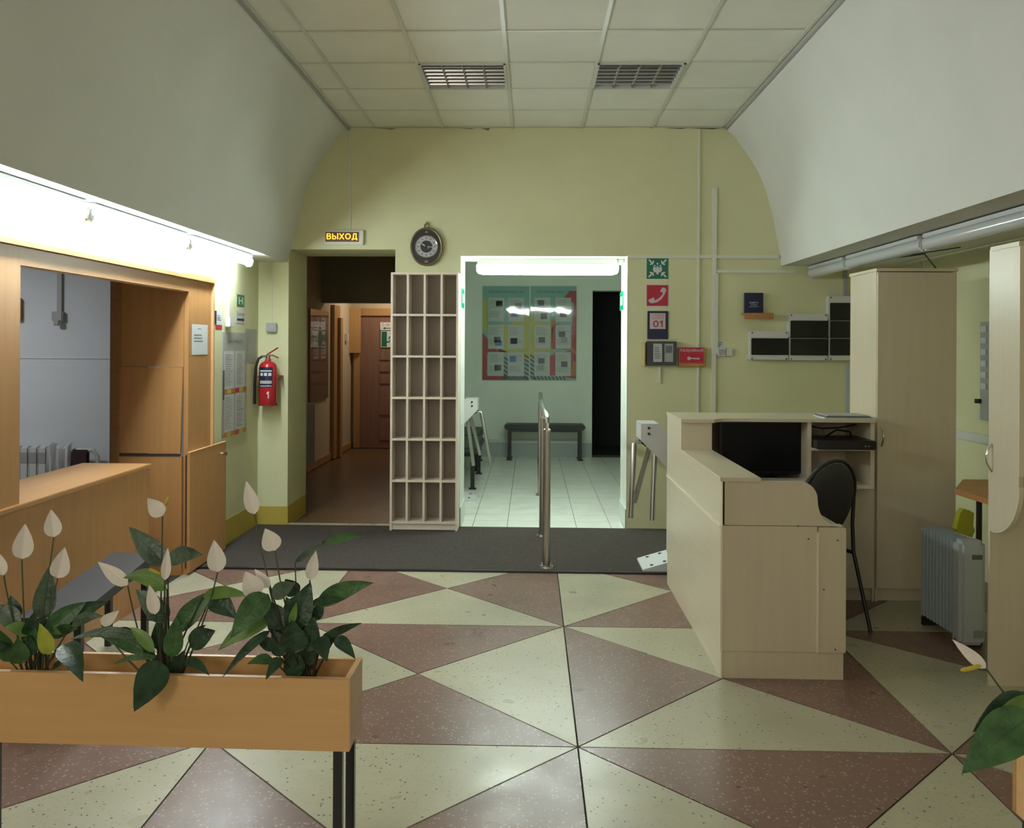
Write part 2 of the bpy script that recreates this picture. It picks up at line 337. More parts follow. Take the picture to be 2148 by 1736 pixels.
# ------------------------------------------------------------------ floor: terrazzo triangles
b = MB(); b.box(XL-.02, XR+.05, YB, W+.0, -.14, -.006)
floor = struct(b, 'floor', 'grout')
TSX, TSY = 1.455, 1.504; FX0, FY0 = .194, 3.513
def clip(poly, ax, v, keep_less):
    out = []
    for i in range(len(poly)):
        a, c = poly[i], poly[(i+1) % len(poly)]
        ia = (a[ax] <= v) == keep_less; ic = (c[ax] <= v) == keep_less
        if ia: out.append(a)
        if ia != ic:
            t = (v-a[ax])/(c[ax]-a[ax]); out.append((a[0]+(c[0]-a[0])*t, a[1]+(c[1]-a[1])*t))
    return out
def inset(poly, d):
    n = len(poly); res = []
    A = sum(poly[i][0]*poly[(i+1) % n][1]-poly[(i+1) % n][0]*poly[i][1] for i in range(n))
    if A < 0: poly = poly[::-1]
    for i in range(n):
        p0, p1, p2 = Vector(poly[i-1]), Vector(poly[i]), Vector(poly[(i+1) % n])
        e1 = (p1-p0).normalized(); e2 = (p2-p1).normalized(); n1 = Vector((-e1.y, e1.x)); n2 = Vector((-e2.y, e2.x))
        k = 1+n1.dot(n2); res.append(tuple(p1+(n1+n2)*(d/max(k, .25))))
    return res
for i in range(-3, 4):
    for j in range(-5, 4):
        cx, cy = FX0+(i+.5)*TSX, FY0+(j+.5)*TSY
        hx, hy = TSX/2, TSY/2; cs = [(cx-hx, cy-hy), (cx+hx, cy-hy), (cx+hx, cy+hy), (cx-hx, cy+hy)]
        for k in range(4):
            tri = [cs[k], cs[(k+1) % 4], (cx, cy)]
            par = (i+j+k) % 2     # k even: horizontal edge
            for (ax, v, kl) in ((0, XL, False), (0, XR, True), (1, YB, False), (1, W, True)):
                tri = clip(tri, ax, v, kl)
                if len(tri) < 3: break
            if len(tri) < 3: continue
            ar = abs(sum(tri[q][0]*tri[(q+1) % len(tri)][1]-tri[(q+1) % len(tri)][0]*tri[q][1] for q in range(len(tri))))/2
            if ar < .02: continue
            p = inset(tri, .0035)
            b = MB(); b.prism(p, 'z', -.012, 0)
            b.build('tile', 'brown' if par == 1 else 'cream', floor)

# ------------------------------------------------------------------ main room shell
b = MB()
D1 = W+.62; D2 = W+.50
zt = 3.6
b.box(XL-.3, -2.112, W, D1, -.1, zt)                 # stub left of the corridor doorway
b.box(-2.112, -1.18, W, D1, 2.405, zt)               # over the corridor doorway
b.box(-1.18, -.612, W, D2, -.1, zt)
b.box(-.612, .832, W, D2, 2.352, zt)
b.box(.832, XR+.2, W, D2, -.1, zt)
struct(b, 'wall_back', 'yellow')
b = MB()
b.box(XL-.12, XL, 6.46, W, -.1, ZS+.05); b.box(XL-.12, XL, 2.9, 6.46, 2.03, ZS+.05); b.box(XL-.12, XL, YB, 2.9, -.1, ZS+.05)
struct(b, 'wall_left', 'yellow')
b = MB(); b.box(XR, XR+.12, YB, W, -.1, 2.6); struct(b, 'wall_right', 'yellow')
def vault(name, prof, thick):
    # prof: (x, z) points from the ceiling edge down to the lip; given thickness outward
    b = MB(); n = len(prof); ys = [YB, 0, 3, 5.5, W]
    vs = []
    for y in ys:
        for x, z in prof: vs.append((x, y, z))
    fs = [(a*n+k, a*n+k+1, (a+1)*n+k+1, (a+1)*n+k) for a in range(len(ys)-1) for k in range(n-1)]
    b.add(vs, fs, True)
    sgn = 1 if prof[0][0] > 0 else -1
    xo = XL-.12 if sgn < 0 else XR+.12
    xl, zl = prof[-1]
    # soffit slab and outer filling
    b.box(min(xl, xo), max(xl, xo), YB, W, zl, zl+.03)
    b.add([(xl, YB, zl), (xl, W, zl), (xl, W, zl+.03), (xl, YB, zl+.03)], [(0, 1, 2, 3)])
    b.box(xo, xo+sgn*.1, YB, W, zl, 3.7); b.box(min(prof[0][0], xo), max(prof[0][0], xo), YB, W, 3.6, 3.7)
    return struct(b, name, 'ceilp')
def smooth_prof(p, n=26):
    # Catmull-Rom through points
    P = [p[0]]+p+[p[-1]]; out = []
    for i in range(1, len(P)-2):
        for k in range(6):
            t = k/6; a, b_, c, d = P[i-1], P[i], P[i+1], P[i+2]
            out.append(tuple(.5*((2*b_[q])+(-a[q]+c[q])*t+(2*a[q]-5*b_[q]+4*c[q]-d[q])*t*t+(-a[q]+3*b_[q]-3*c[q]+d[q])*t**3) for q in (0, 1)))
    out.append(p[-1]); return out
vault('wall_left_vault', smooth_prof([(-1.575, 3.60), (-1.60, 3.46), (-1.724, 3.35), (-1.889, 3.08), (-1.975, 2.873), (-2.055, 2.54), (-2.10, 2.40), (-2.123, 2.292)]), 0)
vault('wall_right_vault', smooth_prof([(1.655, 3.60), (1.675, 3.45), (1.759, 3.36), (1.943, 3.081), (2.047, 2.794), (2.109, 2.508), (2.135, 2.36), (2.146, 2.272)]), 0)
# dark gap strips along the ceiling edge
b = MB(); b.box(-1.60, -1.585, YB, W, 3.44, 3.50); struct(b, 'trim_1', 'greyp')
b = MB(); b.box(1.668, 1.683, YB, W, 3.44, 3.50); struct(b, 'trim_2', 'greyp')
# rear part of the hall behind the camera stays open so world light enters as frontal fill

# suspended ceiling
b = MB(); b.box(-1.62, 1.70, YB, W, 3.50, 3.56)
ceiling = struct(b, 'ceiling', 'ceilp')
cxs = [-.771+.6*i for i in range(-3, 7)]; cys = [5.330+.6*j for j in range(-14, 5)]
lx0, lx1 = -1.585, 1.668
LUM = [(-.771, 5.93), (.429, 5.93)]
for i in range(len(cxs)-1):
    for j in range(len(cys)-1):
        x0, x1 = max(cxs[i], lx0), min(cxs[i+1], lx1); y0, y1 = cys[j], min(cys[j+1], W)
        if x1-x0 < .04 or y1-y0 < .04 or y0 < YB: continue
        if any(abs(cxs[i]-a) < .01 and abs(y0-c) < .01 for a, c in LUM): continue
        b = MB(); b.box(x0+.004, x1-.004, y0+.004, y1-.004, CEIL+.008, CEIL+.022)
        b.build('ceiling_tile', 'tile_c', ceiling)
for x in cxs:
    if lx0 < x < lx1:
        b = MB(); b.box(x-.012, x+.012, YB, W, CEIL, CEIL+.006); b.box(x-.002, x+.002, YB, W, CEIL+.006, CEIL+.04); b.build('grid_bar', 'grid', ceiling)
for y in cys:
    if YB < y < W:
        b = MB(); b.box(lx0, lx1, y-.008, y+.008, CEIL+.0015, CEIL+.007); b.box(lx0, lx1, y-.0015, y+.0015, CEIL+.007, CEIL+.03); b.build('grid_bar', 'grid', ceiling)
for (a, bb) in (((lx0), (lx0+.02)), ((lx1-.02), (lx1))):
    b = MB(); b.box(a, bb, YB, W, CEIL, CEIL+.004); b.build('edge_bar', 'grid', ceiling)
b = MB(); b.box(lx0, lx1, W-.02, W, CEIL, CEIL+.004); b.build('edge_bar', 'grid', ceiling)
# chipped plaster gap at the ceiling
b = MB()
for (xa, xb_, h) in ((-1.33, -1.18, .010), (-.62, -.50, .008), (-.44, -.36, .02), (1.15, 1.33, .008), (1.36, 1.62, .012)):
    b.prism([(xa, CEIL-.001), (xa+(xb_-xa)*.4, CEIL-h*.5), (xa+(xb_-xa)*.75, CEIL-h), (xb_, CEIL-.001)], 'y', W-.004, W)
struct(b, 'trim_3', 'bronze')

for n, (x, y) in enumerate(LUM):
    t = thing('ceiling_light', ['unlit mirrored louvre ceiling light above the clock, left of the pair', 'unlit mirrored louvre ceiling light, right of the pair'][n], 'ceiling light', (x+.3, y+.3, CEIL), 'louvre lights in the suspended ceiling')
    x0, x1, y0, y1 = x+.008, x+.592, y+.008, y+.592
    b = MB(); b.box(x0, x1, y0, y0+.014, CEIL-.006, CEIL+.05); b.box(x0, x1, y1-.014, y1, CEIL-.006, CEIL+.05)
    b.box(x0, x0+.014, y0, y1, CEIL-.006, CEIL+.05); b.box(x1-.014, x1, y0, y1, CEIL-.006, CEIL+.05); b.build('frame', 'white', t)
    b = MB(); b.box(x0, x1, y0, y1, CEIL+.045, CEIL+.05)
    b.build('housing', 'housing', t)
    for k in range(4):
        xx = x0+.014+(k+.5)*.139; b = MB(); b.tube([(xx, y0+.03, CEIL+.036), (xx, y1-.03, CEIL+.036)], .008, 8); b.build('tube', 'tubeoff', t)
    for k in range(1, 4):
        xx = x0+.014+k*.139; b = MB()
        b.prism([(xx-.016, CEIL+.04), (xx-.004, CEIL), (xx+.004, CEIL), (xx+.016, CEIL+.04)], 'y', y0+.014, y1-.014); b.build('louvre_blade', 'mirror', t)
    for k in range(1, 7):
        yy = y0+.014+k*.0794; b = MB()
        b.prism([(yy-.009, CEIL+.038), (yy-.002, CEIL+.003), (yy+.002, CEIL+.003), (yy+.009, CEIL+.038)], 'x', x0+.014, x1-.014); b.build('louvre_blade', 'mirror', t)

# ochre dado at the foot of the walls, skirting
b = MB(); b.box(XL, -2.112, W-.004, W, 0, .165); b.box(-2.112, -2.108, W-.004, D1, 0, .165)
struct(b, 'baseboard_back', 'ochre')
b = MB(); b.box(XL, XL+.004, 6.47, W, 0, .20); struct(b, 'baseboard_left', 'ochre')
b = MB(); b.box(-2.112, -1.18, W, W+.06, -.01, .012, .003); struct(b, 'trim_4', 'cream')

# entrance mat (loose)
b = MB(); b.box(XL+.01, 1.9, 6.205, W-.012, .0, .009)
t = thing('entrance_mat', 'dark grey-brown carpet mat across the floor before the doorways', 'mat', (-.3, 6.9, 0))
b.build('pile', 'carpet', t)
b = MB(); b.box(XL+.01, 1.9, 6.18, 6.205, 0, .013, .003); b.build('edge_strip', 'blackm', t)
# ------------------------------------------------------------------ corridor beyond the left doorway
b = MB(); b.box(-3.0, -1.0, W+.0, 13.8, -.13, -.012)
struct(b, 'floor_corridor', 'corf')
b = MB(); b.box(-2.87, -2.75, D1, 13.75, -.1, 2.9); struct(b, 'wall_corridor_left', 'corw')
b = MB(); b.box(-2.75, -2.112, D1, D1+.02, -.1, 2.9); struct(b, 'wall_corridor_front', 'corw')
b = MB(); b.box(-1.18, -1.13, D2, 13.75, -.1, 2.9); struct(b, 'wall_corridor_right', 'corw')
b = MB(); b.box(-2.87, -1.1, 13.62, 13.75, -.1, 2.9); struct(b, 'wall_corridor_end', 'corw')
b = MB(); b.box(-2.87, -1.1, D1-.02, 13.75, 2.75, 2.9); struct(b, 'ceiling_corridor', 'corw')
b = MB(); b.box(-2.75, -1.18, 11.6, 11.8, 2.125, 2.75); struct(b, 'trim_5', 'cord')
b = MB(); b.box(-2.75, -2.735, D1+.02, 13.6, 0, .09); struct(b, 'baseboard_corridor', 'casing')
# end door with casing
t = thing('door_1', 'brown panelled door with oak casing at the end of the corridor', 'door', (-2.1, 13.6, 0)); t['kind'] = 'structure'
pl = onY(757, 640, 13.6).x
b = MB(); b.box(pl, pl+.9, 13.56, 13.60, 0, 2.02); 
b.build('door_leaf', 'door', t)
for zz0, zz1 in ((.12, .42), (.50, .92), (.98, 1.10), (1.16, 1.28), (1.34, 1.9)):
    b = MB(); b.box(pl+.30, pl+.60, 13.545, 13.565, zz0, zz1, .006); b.build('door_panel', 'door', t)
b = MB(); b.box(pl-.09, pl, 13.53, 13.61, 0, 2.10); b.build('casing', 'casing', t)
b = MB(); b.box(pl-.09, pl+1.0, 13.53, 13.61, 2.02, 2.13); b.build('casing', 'casing', t)
b = MB(); b.prism([(pl-.16, 13.40), (pl-.10, 13.53), (pl-.0, 13.53), (pl+.02, 13.50)], 'z', 1.45, 2.14); b.build('cornice_board', 'casing', t)
def exit_man(parent, c, ax, up, s, m_='green', off=.002):
    nn = Vector(ax).cross(Vector(up)); b = MB(); o = Vector(c)+nn*off
    P = lambda l: b.plate(o, ax, up, [(x*s, y*s) for x, y in l], .0004)
    P([(.12+.09*math.cos(a*math.pi/5), .36+.09*math.sin(a*math.pi/5)) for a in range(10)])
    P([(.0, .26), (.12, .24), (.06, -.02), (-.10, .0)]); P([(.10, .22), (.30, .08), (.27, .03), (.10, .12)]); P([(.02, .25), (-.22, .16), (-.26, -.02), (-.20, -.02), (-.15, .10), (.02, .16)])
    P([(.04, .0), (.14, -.20), (.10, -.42), (.02, -.40), (.06, -.20), (-.06, -.02)]); P([(-.08, .02), (-.16, -.22), (-.38, -.24), (-.38, -.16), (-.20, -.14), (-.02, .02)])
    return b.build('running_figure', m_, parent)
c = onY(817, 711, 13.53)
t = thing('exit_sign', 'green and white running-figure exit sign on the brown corridor door', 'sign', c)
sheet(t, c, XA, ZA, .26, .25, 'signwhite'); 
b = MB(); b.plate(c-YA*.0015, XA, ZA, [(-.12, -.115), (-.04, -.115), (-.04, .115), (-.12, .115)]); b.build('green_band', 'green', t)
exit_man(t, c+XA*.04, XA, ZA, .22, 'green', .003)
c = onY(818, 684, 13.53)
t = thing('floor_arrow_sign', 'white second-floor sign with left arrow on the brown corridor door', 'sign', c)
sheet(t, c, XA, ZA, .30, .12, 'signwhite'); text('2-ой этаж', 'lettering', t, c+ZA*.025, XA, ZA, .24, .045, 'inkb')
b = MB(); b.plate(c-YA*.002, XA, ZA, [(-.11, -.03), (-.07, -.012), (-.07, -.025), (.11, -.025), (.11, -.035), (-.07, -.035), (-.07, -.048)]); b.build('arrow', 'inkd', t)
# left side of the corridor
b = MB(); b.box(-2.75, -2.70, 12.18, 12.55, 0, 2.12); t = thing('door_2', 'light oak door edge on the left side of the corridor', 'door', (-2.73, 12.3, 0)); t['kind'] = 'structure'
b.build('casing', 'casing', t); b = MB(); b.box(-2.70, -2.66, 12.40, 12.55, 0, 1.95); b.build('door_leaf', 'casing', t)
p0, p1 = onX(660, 670, -2.74), onX(694, 850, -2.74)
cy_, cz_ = (10.9+11.9)/2, 1.3
t = thing('corridor_notice_board', 'brown glazed notice board with paper sheets on the corridor wall', 'notice board', (-2.74, cy_, .8))
b = MB(); b.box(-2.749, -2.73, 10.95, 11.95, .86, 2.02); b.build('board', 'door', t)
for yy in (11.15, 11.55):
    for zz in (1.82, 1.5): sheet(t, (-2.728, yy+.1, zz), YA, ZA, .26, .22, 'paper'); printed_lines(t, (-2.727, yy+.1, zz), YA, ZA, .2, .17, 4)
b = MB(); b.box(-2.726, -2.722, 10.95, 11.95, .86, 2.02); b.build('glass_pane', 'glass', t)
t = thing('corridor_radiator', 'dim grey radiator on the left side of the corridor', 'radiator', (-2.68, 10.6, .05))
for k in range(7):
    b = MB(); b.box(-2.72, -2.64, 10.25+k*.09, 10.325+k*.09, .12, .86, .012); b.build('section', 'greyp', t)
c = onX(745, 690, -2.75)
single(MB().box(-2.75, -2.71, 13.1, 13.2, 1.62, 1.74, .005), 'switch_box', 'white', 'small white switch box on the wall before the corridor door', 'switch')

# ------------------------------------------------------------------ tiled hall beyond the wide opening
HB = 12.63
b = MB(); b.box(-1.13, 2.2, D2, HB+.3, -.13, -.008); b.box(-.612, .832, W, D2, -.13, -.008); hallf = struct(b, 'floor_hall', 'hallg')
b = MB(); b.box(-1.13, -1.06, D2, HB, -.1, 3.0); struct(b, 'wall_hall_left', 'hallw')
b = MB(); b.box(2.0, 2.1, D2, HB, -.1, 3.0); struct(b, 'wall_hall_right', 'hallw')
b = MB(); b.box(-1.13, .872, HB, HB+.3, -.1, 3.0); b.box(.872, 1.75, HB, HB+.3, 2.36, 3.0); b.box(1.75, 2.1, HB, HB+.3, -.1, 3.0); struct(b, 'wall_hall_back', 'hallw')
b = MB(); b.box(-1.13, 2.1, D2, HB+.3, 2.95, 3.05); struct(b, 'ceiling_hall', 'hallw')
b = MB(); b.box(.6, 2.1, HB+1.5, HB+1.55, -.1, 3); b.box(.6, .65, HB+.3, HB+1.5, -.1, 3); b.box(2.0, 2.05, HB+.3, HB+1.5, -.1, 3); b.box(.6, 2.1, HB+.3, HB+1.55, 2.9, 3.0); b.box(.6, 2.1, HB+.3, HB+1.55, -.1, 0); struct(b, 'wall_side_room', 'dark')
b = MB(); b.box(-1.06, .872, HB-.012, HB, 0, .20); struct(b, 'baseboard_hall', 'hallb')
b = MB(); b.box(-1.06, .872, HB-.016, HB, .20, .245); struct(b, 'trim_6', 'hallb2')
b = MB(); b.box(-.612, -.600, W-.004, D2, 0, .17); b.box(.820, .832, W-.004, D2, 0, .17); struct(b, 'baseboard_opening', 'hallb2')
b = MB(); b.box(-.612, -.609, W-.002, D2, .17, 2.352); b.box(.829, .832, W-.002, D2, .17, 2.352); b.box(-.612, .832, W-.002, D2, 2.349, 2.352); struct(b, 'trim_7', 'hallt')
tx0 = onY(1063.5, 1112, 7.75).x
far = MB()
txs = [tx0+.302*k for k in range(-6, 9)]
for r_ in range(17):
    for i in range(len(txs)-1):
        x0, x1 = txs[i], txs[i+1]; y0, y1 = 7.71+r_*.302, 7.71+(r_+1)*.302
        lim = (-.60, .82) if y1 < D2+.02 else (-1.06, 2.0)
        x0, x1 = max(x0, lim[0]), min(x1, lim[1]); y1 = min(y1, HB)
        if x1-x0 < .03 or y1-y0 < .03: continue
        bb = far if (r_ >= 7) else MB()
        bb.box(x0+.0025, x1-.0025, y0+.0025, y1-.0025, -.01, 0)
        if bb is not far: bb.build('tile', 'hallt', hallf)
o = far.build('tile', 'hallt', hallf); o['kind'] = 'stuff'

# hall lamp under the lintel
c0, c1 = onY(1000, 555, 7.95), onY(1297, 560, 7.95); xm = (c0.x+c1.x)/2; hw = (c1.x-c0.x)/2; zc = 2.255
t = thing('fluorescent_light', 'glowing greenish-white fluorescent fitting under the lintel of the wide opening', 'light fitting', (xm, 7.95, 2.34))
b = MB(); b.prism([(xm-hw+.02, 2.349), (xm+hw-.02, 2.349), (xm+hw-.005, 2.295), (xm-hw+.005, 2.295)], 'y', 7.88, 8.02); b.build('base', 'white', t)
b = MB(); N = 12
pr = [(-.07, .045), (-.072, .02), (-.062, -.012), (-.035, -.04), (0, -.048), (.035, -.04), (.062, -.012), (.072, .02), (.07, .045)]
vs = []; xs = [-hw, -hw+.015, -hw+.06, hw-.06, hw-.015, hw]; sc = [.35, .75, 1, 1, .75, .35]
for x, s_ in zip(xs, sc):
    for (yy, zz) in pr: vs.append((xm+x, 7.95+yy*s_, zc+.0+(zz*s_ if zz < 0 else zz*.8)))
n = len(pr)
b.add(vs, [(a*n+k, a*n+k+1, (a+1)*n+k+1, (a+1)*n+k) for a in range(5) for k in range(n-1)]+[list(range(n)), [5*n+k for k in range(n)]], True)
b.build('diffuser', 'hall_tube', t)
b = MB(); b.box(xm+hw-.01, xm+hw+.05, 7.92, 7.98, 2.30, 2.349, .006); b.build('cable_gland', 'greyp', t)

# posters on the hall's back wall
def poster(x0, x1, z0, z1, lab, side):
    Y = HB-.02; t = thing('information_poster', lab, 'poster', ((x0+x1)/2, HB, z0), 'posters on the hall wall')
    w_, h_ = x1-x0, z1-z0; o = Vector((x0, Y, z0)); nn = Vector((0, -1, 0))
    b = MB(); b.box(x0, x1, Y, HB-.001, z0, z1); b.build('backing', 'pr_gn', t)
    def area(nm, m_, polys, off=.001):
        b = MB()
        for p in polys: b.plate(o+nn*off, XA*1, ZA*1, [(x*w_, y*h_) for x, y in p], .0006)
        return b.build(nm, m_, t)
    if side == 0:
        area('yellow_ground', 'pr_yel', [[(.35, .3), (1, .2), (1, .76), (.86, .76), (.6, .58), (.35, .6)], [(0, .55), (.1, .5), (.1, .85), (0, .85)]])
        area('red_ground', 'pr_red', [[(0, 0), (.55, 0), (.5, .05), (.1, .05), (.1, .28), (.55, .3), (.3, .34), (0, .5)]])
        area('dark_stripes', 'pr_dk', [[(.45+.11*k*.5, .0), (.50+.055*k, .0), (.44+.055*k, .045), (.40+.055*k, .045)] for k in range(10)] + [[(.46, .05+.045*k), (.54, .02+.045*k), (.54, .045+.045*k), (.46, .075+.045*k)] for k in range(5)] + [[(.9, .03+.045*k), (1, 0+.045*k), (1, .022+.045*k), (.9, .052+.045*k)] for k in range(6)], .002)
    else:
        area('yellow_ground', 'pr_yel', [[(0, .2), (.1, .25), (.45, .3), (.5, .62), (.35, .6), (.1, .72), (0, .68)]])
        area('red_ground', 'pr_red', [[(.42, .05), (.55, .05), (.9, .02), (1, .02), (1, .95), (.86, .95), (.7, .86), (.95, .82), (.9, .58), (.46, .6), (.46, .33), (.9, .32), (.42, .26)]])
        area('orange_streaks', 'pr_or', [[(.93, .35), (1, .3), (1, .26), (.9, .31)], [(.46, .28), (.56, .26), (.9, .27), (.6, .3)], [(.9, .05), (1, .04), (1, .2), (.93, .2)], [(.45, .55), (.55, .6), (.55, .64), (.46, .64)]], .002)
        area('dark_stripes', 'pr_dk', [[(.0, .03+.045*k), (.09, 0+.045*k), (.09, .022+.045*k), (.0, .052+.045*k)] for k in range(6)] + [[(.1+.08*k, .0), (.15+.08*k, 0), (.10+.08*k, .04), (.06+.08*k, .04)] for k in range(9)], .002)
    text('пластические искусства', 'heading', t, o+XA*w_*.5+ZA*h_*.935+nn*.002, XA, ZA, w_*.76, h_*.03, 'inkb')
    for c_ in range(2):
        for r_ in range(3):
            cx, cz = x0+w_*(.29+.43*c_ if side == 0 else .26+.46*c_), z0+h_*(.17+.29*r_)
            s_ = sheet(t, (cx, Y-.003, cz), XA, ZA, w_*.34, h_*.255, 'paper', name='page')
            printed_lines(t, (cx, Y-.003, cz+h_*.06), XA, ZA, w_*.28, h_*.09, 5, 'greyp')
            printed_lines(t, (cx, Y-.003, cz-h_*.05), XA, ZA, w_*.28, h_*.07, 4, 'greyp')
            for q in range(random.choice((1, 2, 2))):
                px_, pz_ = random.uniform(-.08, .08), random.uniform(-.09, .08)
                sheet(t, (cx+px_*w_, Y-.006, cz+pz_*h_), XA, ZA, w_*.14, h_*.06, random.choice(['pr_dk', 'ink', 'greyp', 'pr_bl' if q == 0 and side == 0 else 'ink']), name='picture')
    b = MB(); b.box(x0, x1, Y-.012, Y-.009, z0, z1); b.build('clear_cover', 'glass', t)
pa, pb, pc, pd = onY(1013, 600, HB), onY(1109.5, 797, HB), onY(1113, 600, HB), onY(1208, 797, HB)
poster(pa.x, pb.x, pb.z, pa.z, 'left half of the red and yellow information poster in the tiled hall', 0)
poster(pc.x, pd.x, pd.z, pc.z, 'right half of the red and yellow information poster in the tiled hall', 1)

# benches in the hall
def bench(x0, x1, y0, y1, ztop, lab, back=False):
    t = thing('bench', lab, 'bench', ((x0+x1)/2, (y0+y1)/2, 0))
    b = MB(); b.box(x0, x1, y0, y1, ztop-.075, ztop, .022); b.build('seat', 'vinylg', t)
    e = .05
    b = MB(); b.box(x0+e, x1-e, y0+.03, y1-.03, ztop-.10, ztop-.075); b.build('seat_frame', 'blackm', t)
    for x in (x0+e+.02, x1-e-.02):
        for y in (y0+.05, y1-.05):
            b = MB(); b.box(x-.022, x+.022, y-.018, y+.018, .012, ztop-.09, .003); b.box(x-.04, x+.04, y-.035, y+.035, 0, .014, .003); b.build('leg', 'blackm', t)
    return t
bench(onY(1058, 890, 12.25).x, onY(1228, 890, 12.25).x, 12.2, 12.55, .49, 'dark padded bench against the back wall of the tiled hall')
bench(-1.02, -.56, 9.7, 10.95, .46, 'dark bench nearer the opening along the left wall of the tiled hall')
bench(-1.03, -.62, 11.1, 12.2, .46, 'dark bench farther back along the left wall of the tiled hall')

# exit plates inside the opening
for s_, lab in ((-1, 'green exit plate on the left reveal of the wide opening'), (1, 'green exit plate on the right reveal of the wide opening')):
    x = -.609 if s_ < 0 else .829
    pt = onX(971 if s_ < 0 else 1304, 626 if s_ < 0 else 631, x)
    ax = YA if s_ < 0 else -YA
    t = thing('exit_plate', lab, 'sign', pt); sheet(t, pt, ax, ZA, .34, .17, 'greenmat'); sheet(t, pt+ZA.cross(ax).normalized()*0+Vector((-s_*.002, 0, 0)), ax, ZA, .17, .08, 'greenl', name='pictogram_panel')
    exit_man(t, pt+Vector((-s_*.003, 0, 0)), ax, ZA, .07, 'green', .001)

# ------------------------------------------------------------------ cloakroom behind the counter
b = MB(); b.box(-6, XL-.12, 2.2, 7.9, -.1, 0); struct(b, 'floor_cloakroom', 'corf')
b = MB(); b.box(-6, XL-.0, W, W+.15, -.1, 3.1); struct(b, 'wall_cloakroom_back', 'cloak')
b = MB(); b.box(-6.1, -6, 2.2, 7.9, -.1, 3.1); struct(b, 'wall_cloakroom_left', 'cloak')
b = MB(); b.box(-6, XL-.12, 2.1, 2.2, -.1, 3.1); struct(b, 'wall_cloakroom_front', 'cloak')
b = MB(); b.box(-6.1, XL-.0, 2.1, 7.9, 2.75, 3.1); struct(b, 'ceiling_cloakroom', 'cloak')
b = MB(); b.box(-5.9, -2.9, W-.006, W, 1.440, 1.446); struct(b, 'trim_8', 'white')

PX = -2.34
t = thing('cloakroom_partition', 'beech laminate partition framing the cloakroom hatch on the left', 'partition', (PX, 5, 0))
b = MB(); b.box(PX-.03, PX, 6.03, 6.47, .0, 2.07); b.build('post', 'beech', t)
b = MB(); b.box(PX-.03, PX, 2.9, 4.02, 0, 2.03); b.build('post', 'beech', t)
b = MB(); b.box(PX-.03, PX, 4.02, 6.03, 1.935, 2.05); b.build('lintel_board', 'beech_y', t)
b = MB(); b.box(PX-.04, PX-.02, 4.02, 6.03, 1.93, 1.94); b.build('edge_strip', 'edge_b', t)
b = MB(); b.prism([(PX-.03, 2.02), (PX+.028, 2.02), (PX+.028, 2.045), (PX-.03, 2.045)], 'y', 2.9, 6.49); b.build('cornice', 'beech_y', t)
b = MB(); b.box(PX, PX+.02, 6.455, 6.475, .83, 2.02); b.build('edge_strip', 'edge_b', t)
b = MB(); b.box(-2.83, PX-.031, 6.022, 6.06, 1.42, 2.0); b.build('side_panel', 'beech', t)
b = MB(); b.prism([(-2.80, .83), (PX-.045, .83), (PX-.031, 1.417), (-2.80, 1.417)], 'y', 6.008, 6.03); b.build('flap_panel', 'beech', t)
b = MB(); b.box(-2.80, PX-.031, 6.0, 6.03, 0, .81); b.build('side_panel', 'beech', t)
b = MB(); b.box(-2.86, -2.80, 5.98, 6.45, 0, 2.0); b.build('inner_upright', 'beech_in', t)
b = MB(); b.box(-2.80, PX-.04, 5.995, 6.004, .812, .828); b.build('piano_hinge', 'hinge', t, label='dark steel piano hinge')
b = MB(); b.box(PX-.0, PX+.006, 5.985, 6.012, .05, .82)
b.build('piano_hinge', 'hinge', t, label='dark steel piano hinge')
cc = onX(419, 712, PX)
n_ = thing('pinned_notice', 'white typed notice pinned on the beech post right of the hatch', 'notice', cc+Vector((0, 0, -.12)))
ww = onX(435, 712, PX).y-onX(402, 712, PX).y; hh = onX(419, 681, PX).z-onX(419, 744, PX).z
sheet(n_, cc+XA*.001, YA, ZA, ww, hh); printed_lines(n_, cc+XA*.001+ZA*.01, YA, ZA, ww*.75, hh*.3, 3); printed_lines(n_, cc+XA*.001+ZA*hh*.36, YA, ZA, ww*.3, hh*.04, 1)
t = thing('half_door', 'low beech half door swung back against the partition', 'gate', (PX, 6.0, 0))
b = MB(); b.box(PX+.004, PX+.026, 6.0, 6.72, .02, .835); b.build('door_leaf', 'beech', t)
b = MB(); b.box(PX+.003, PX+.028, 6.0, 6.722, .835, .838); b.build('edge_strip', 'edge_b', t)
b = MB(); b.tube([(PX+.026, 6.66, .75), (PX+.05, 6.66, .75)], [.008, .013], 10); b.build('knob', 'chrome', t)
t = thing('cloakroom_counter', 'beech laminate counter under the hatch on the left', 'counter', (PX, 4.5, 0))
b = MB(); b.box(PX-.42, PX+.012, 2.95, 5.42, .815, .84, .003); b.build('worktop', 'beech_y', t)
b = MB(); b.box(PX-.02, PX+.004, 2.9, 5.40, 0, .815); b.build('front_panel', 'beech', t)
b = MB(); b.box(PX-.40, PX-.02, 5.38, 5.40, 0, .815); b.build('end_panel', 'beech', t)
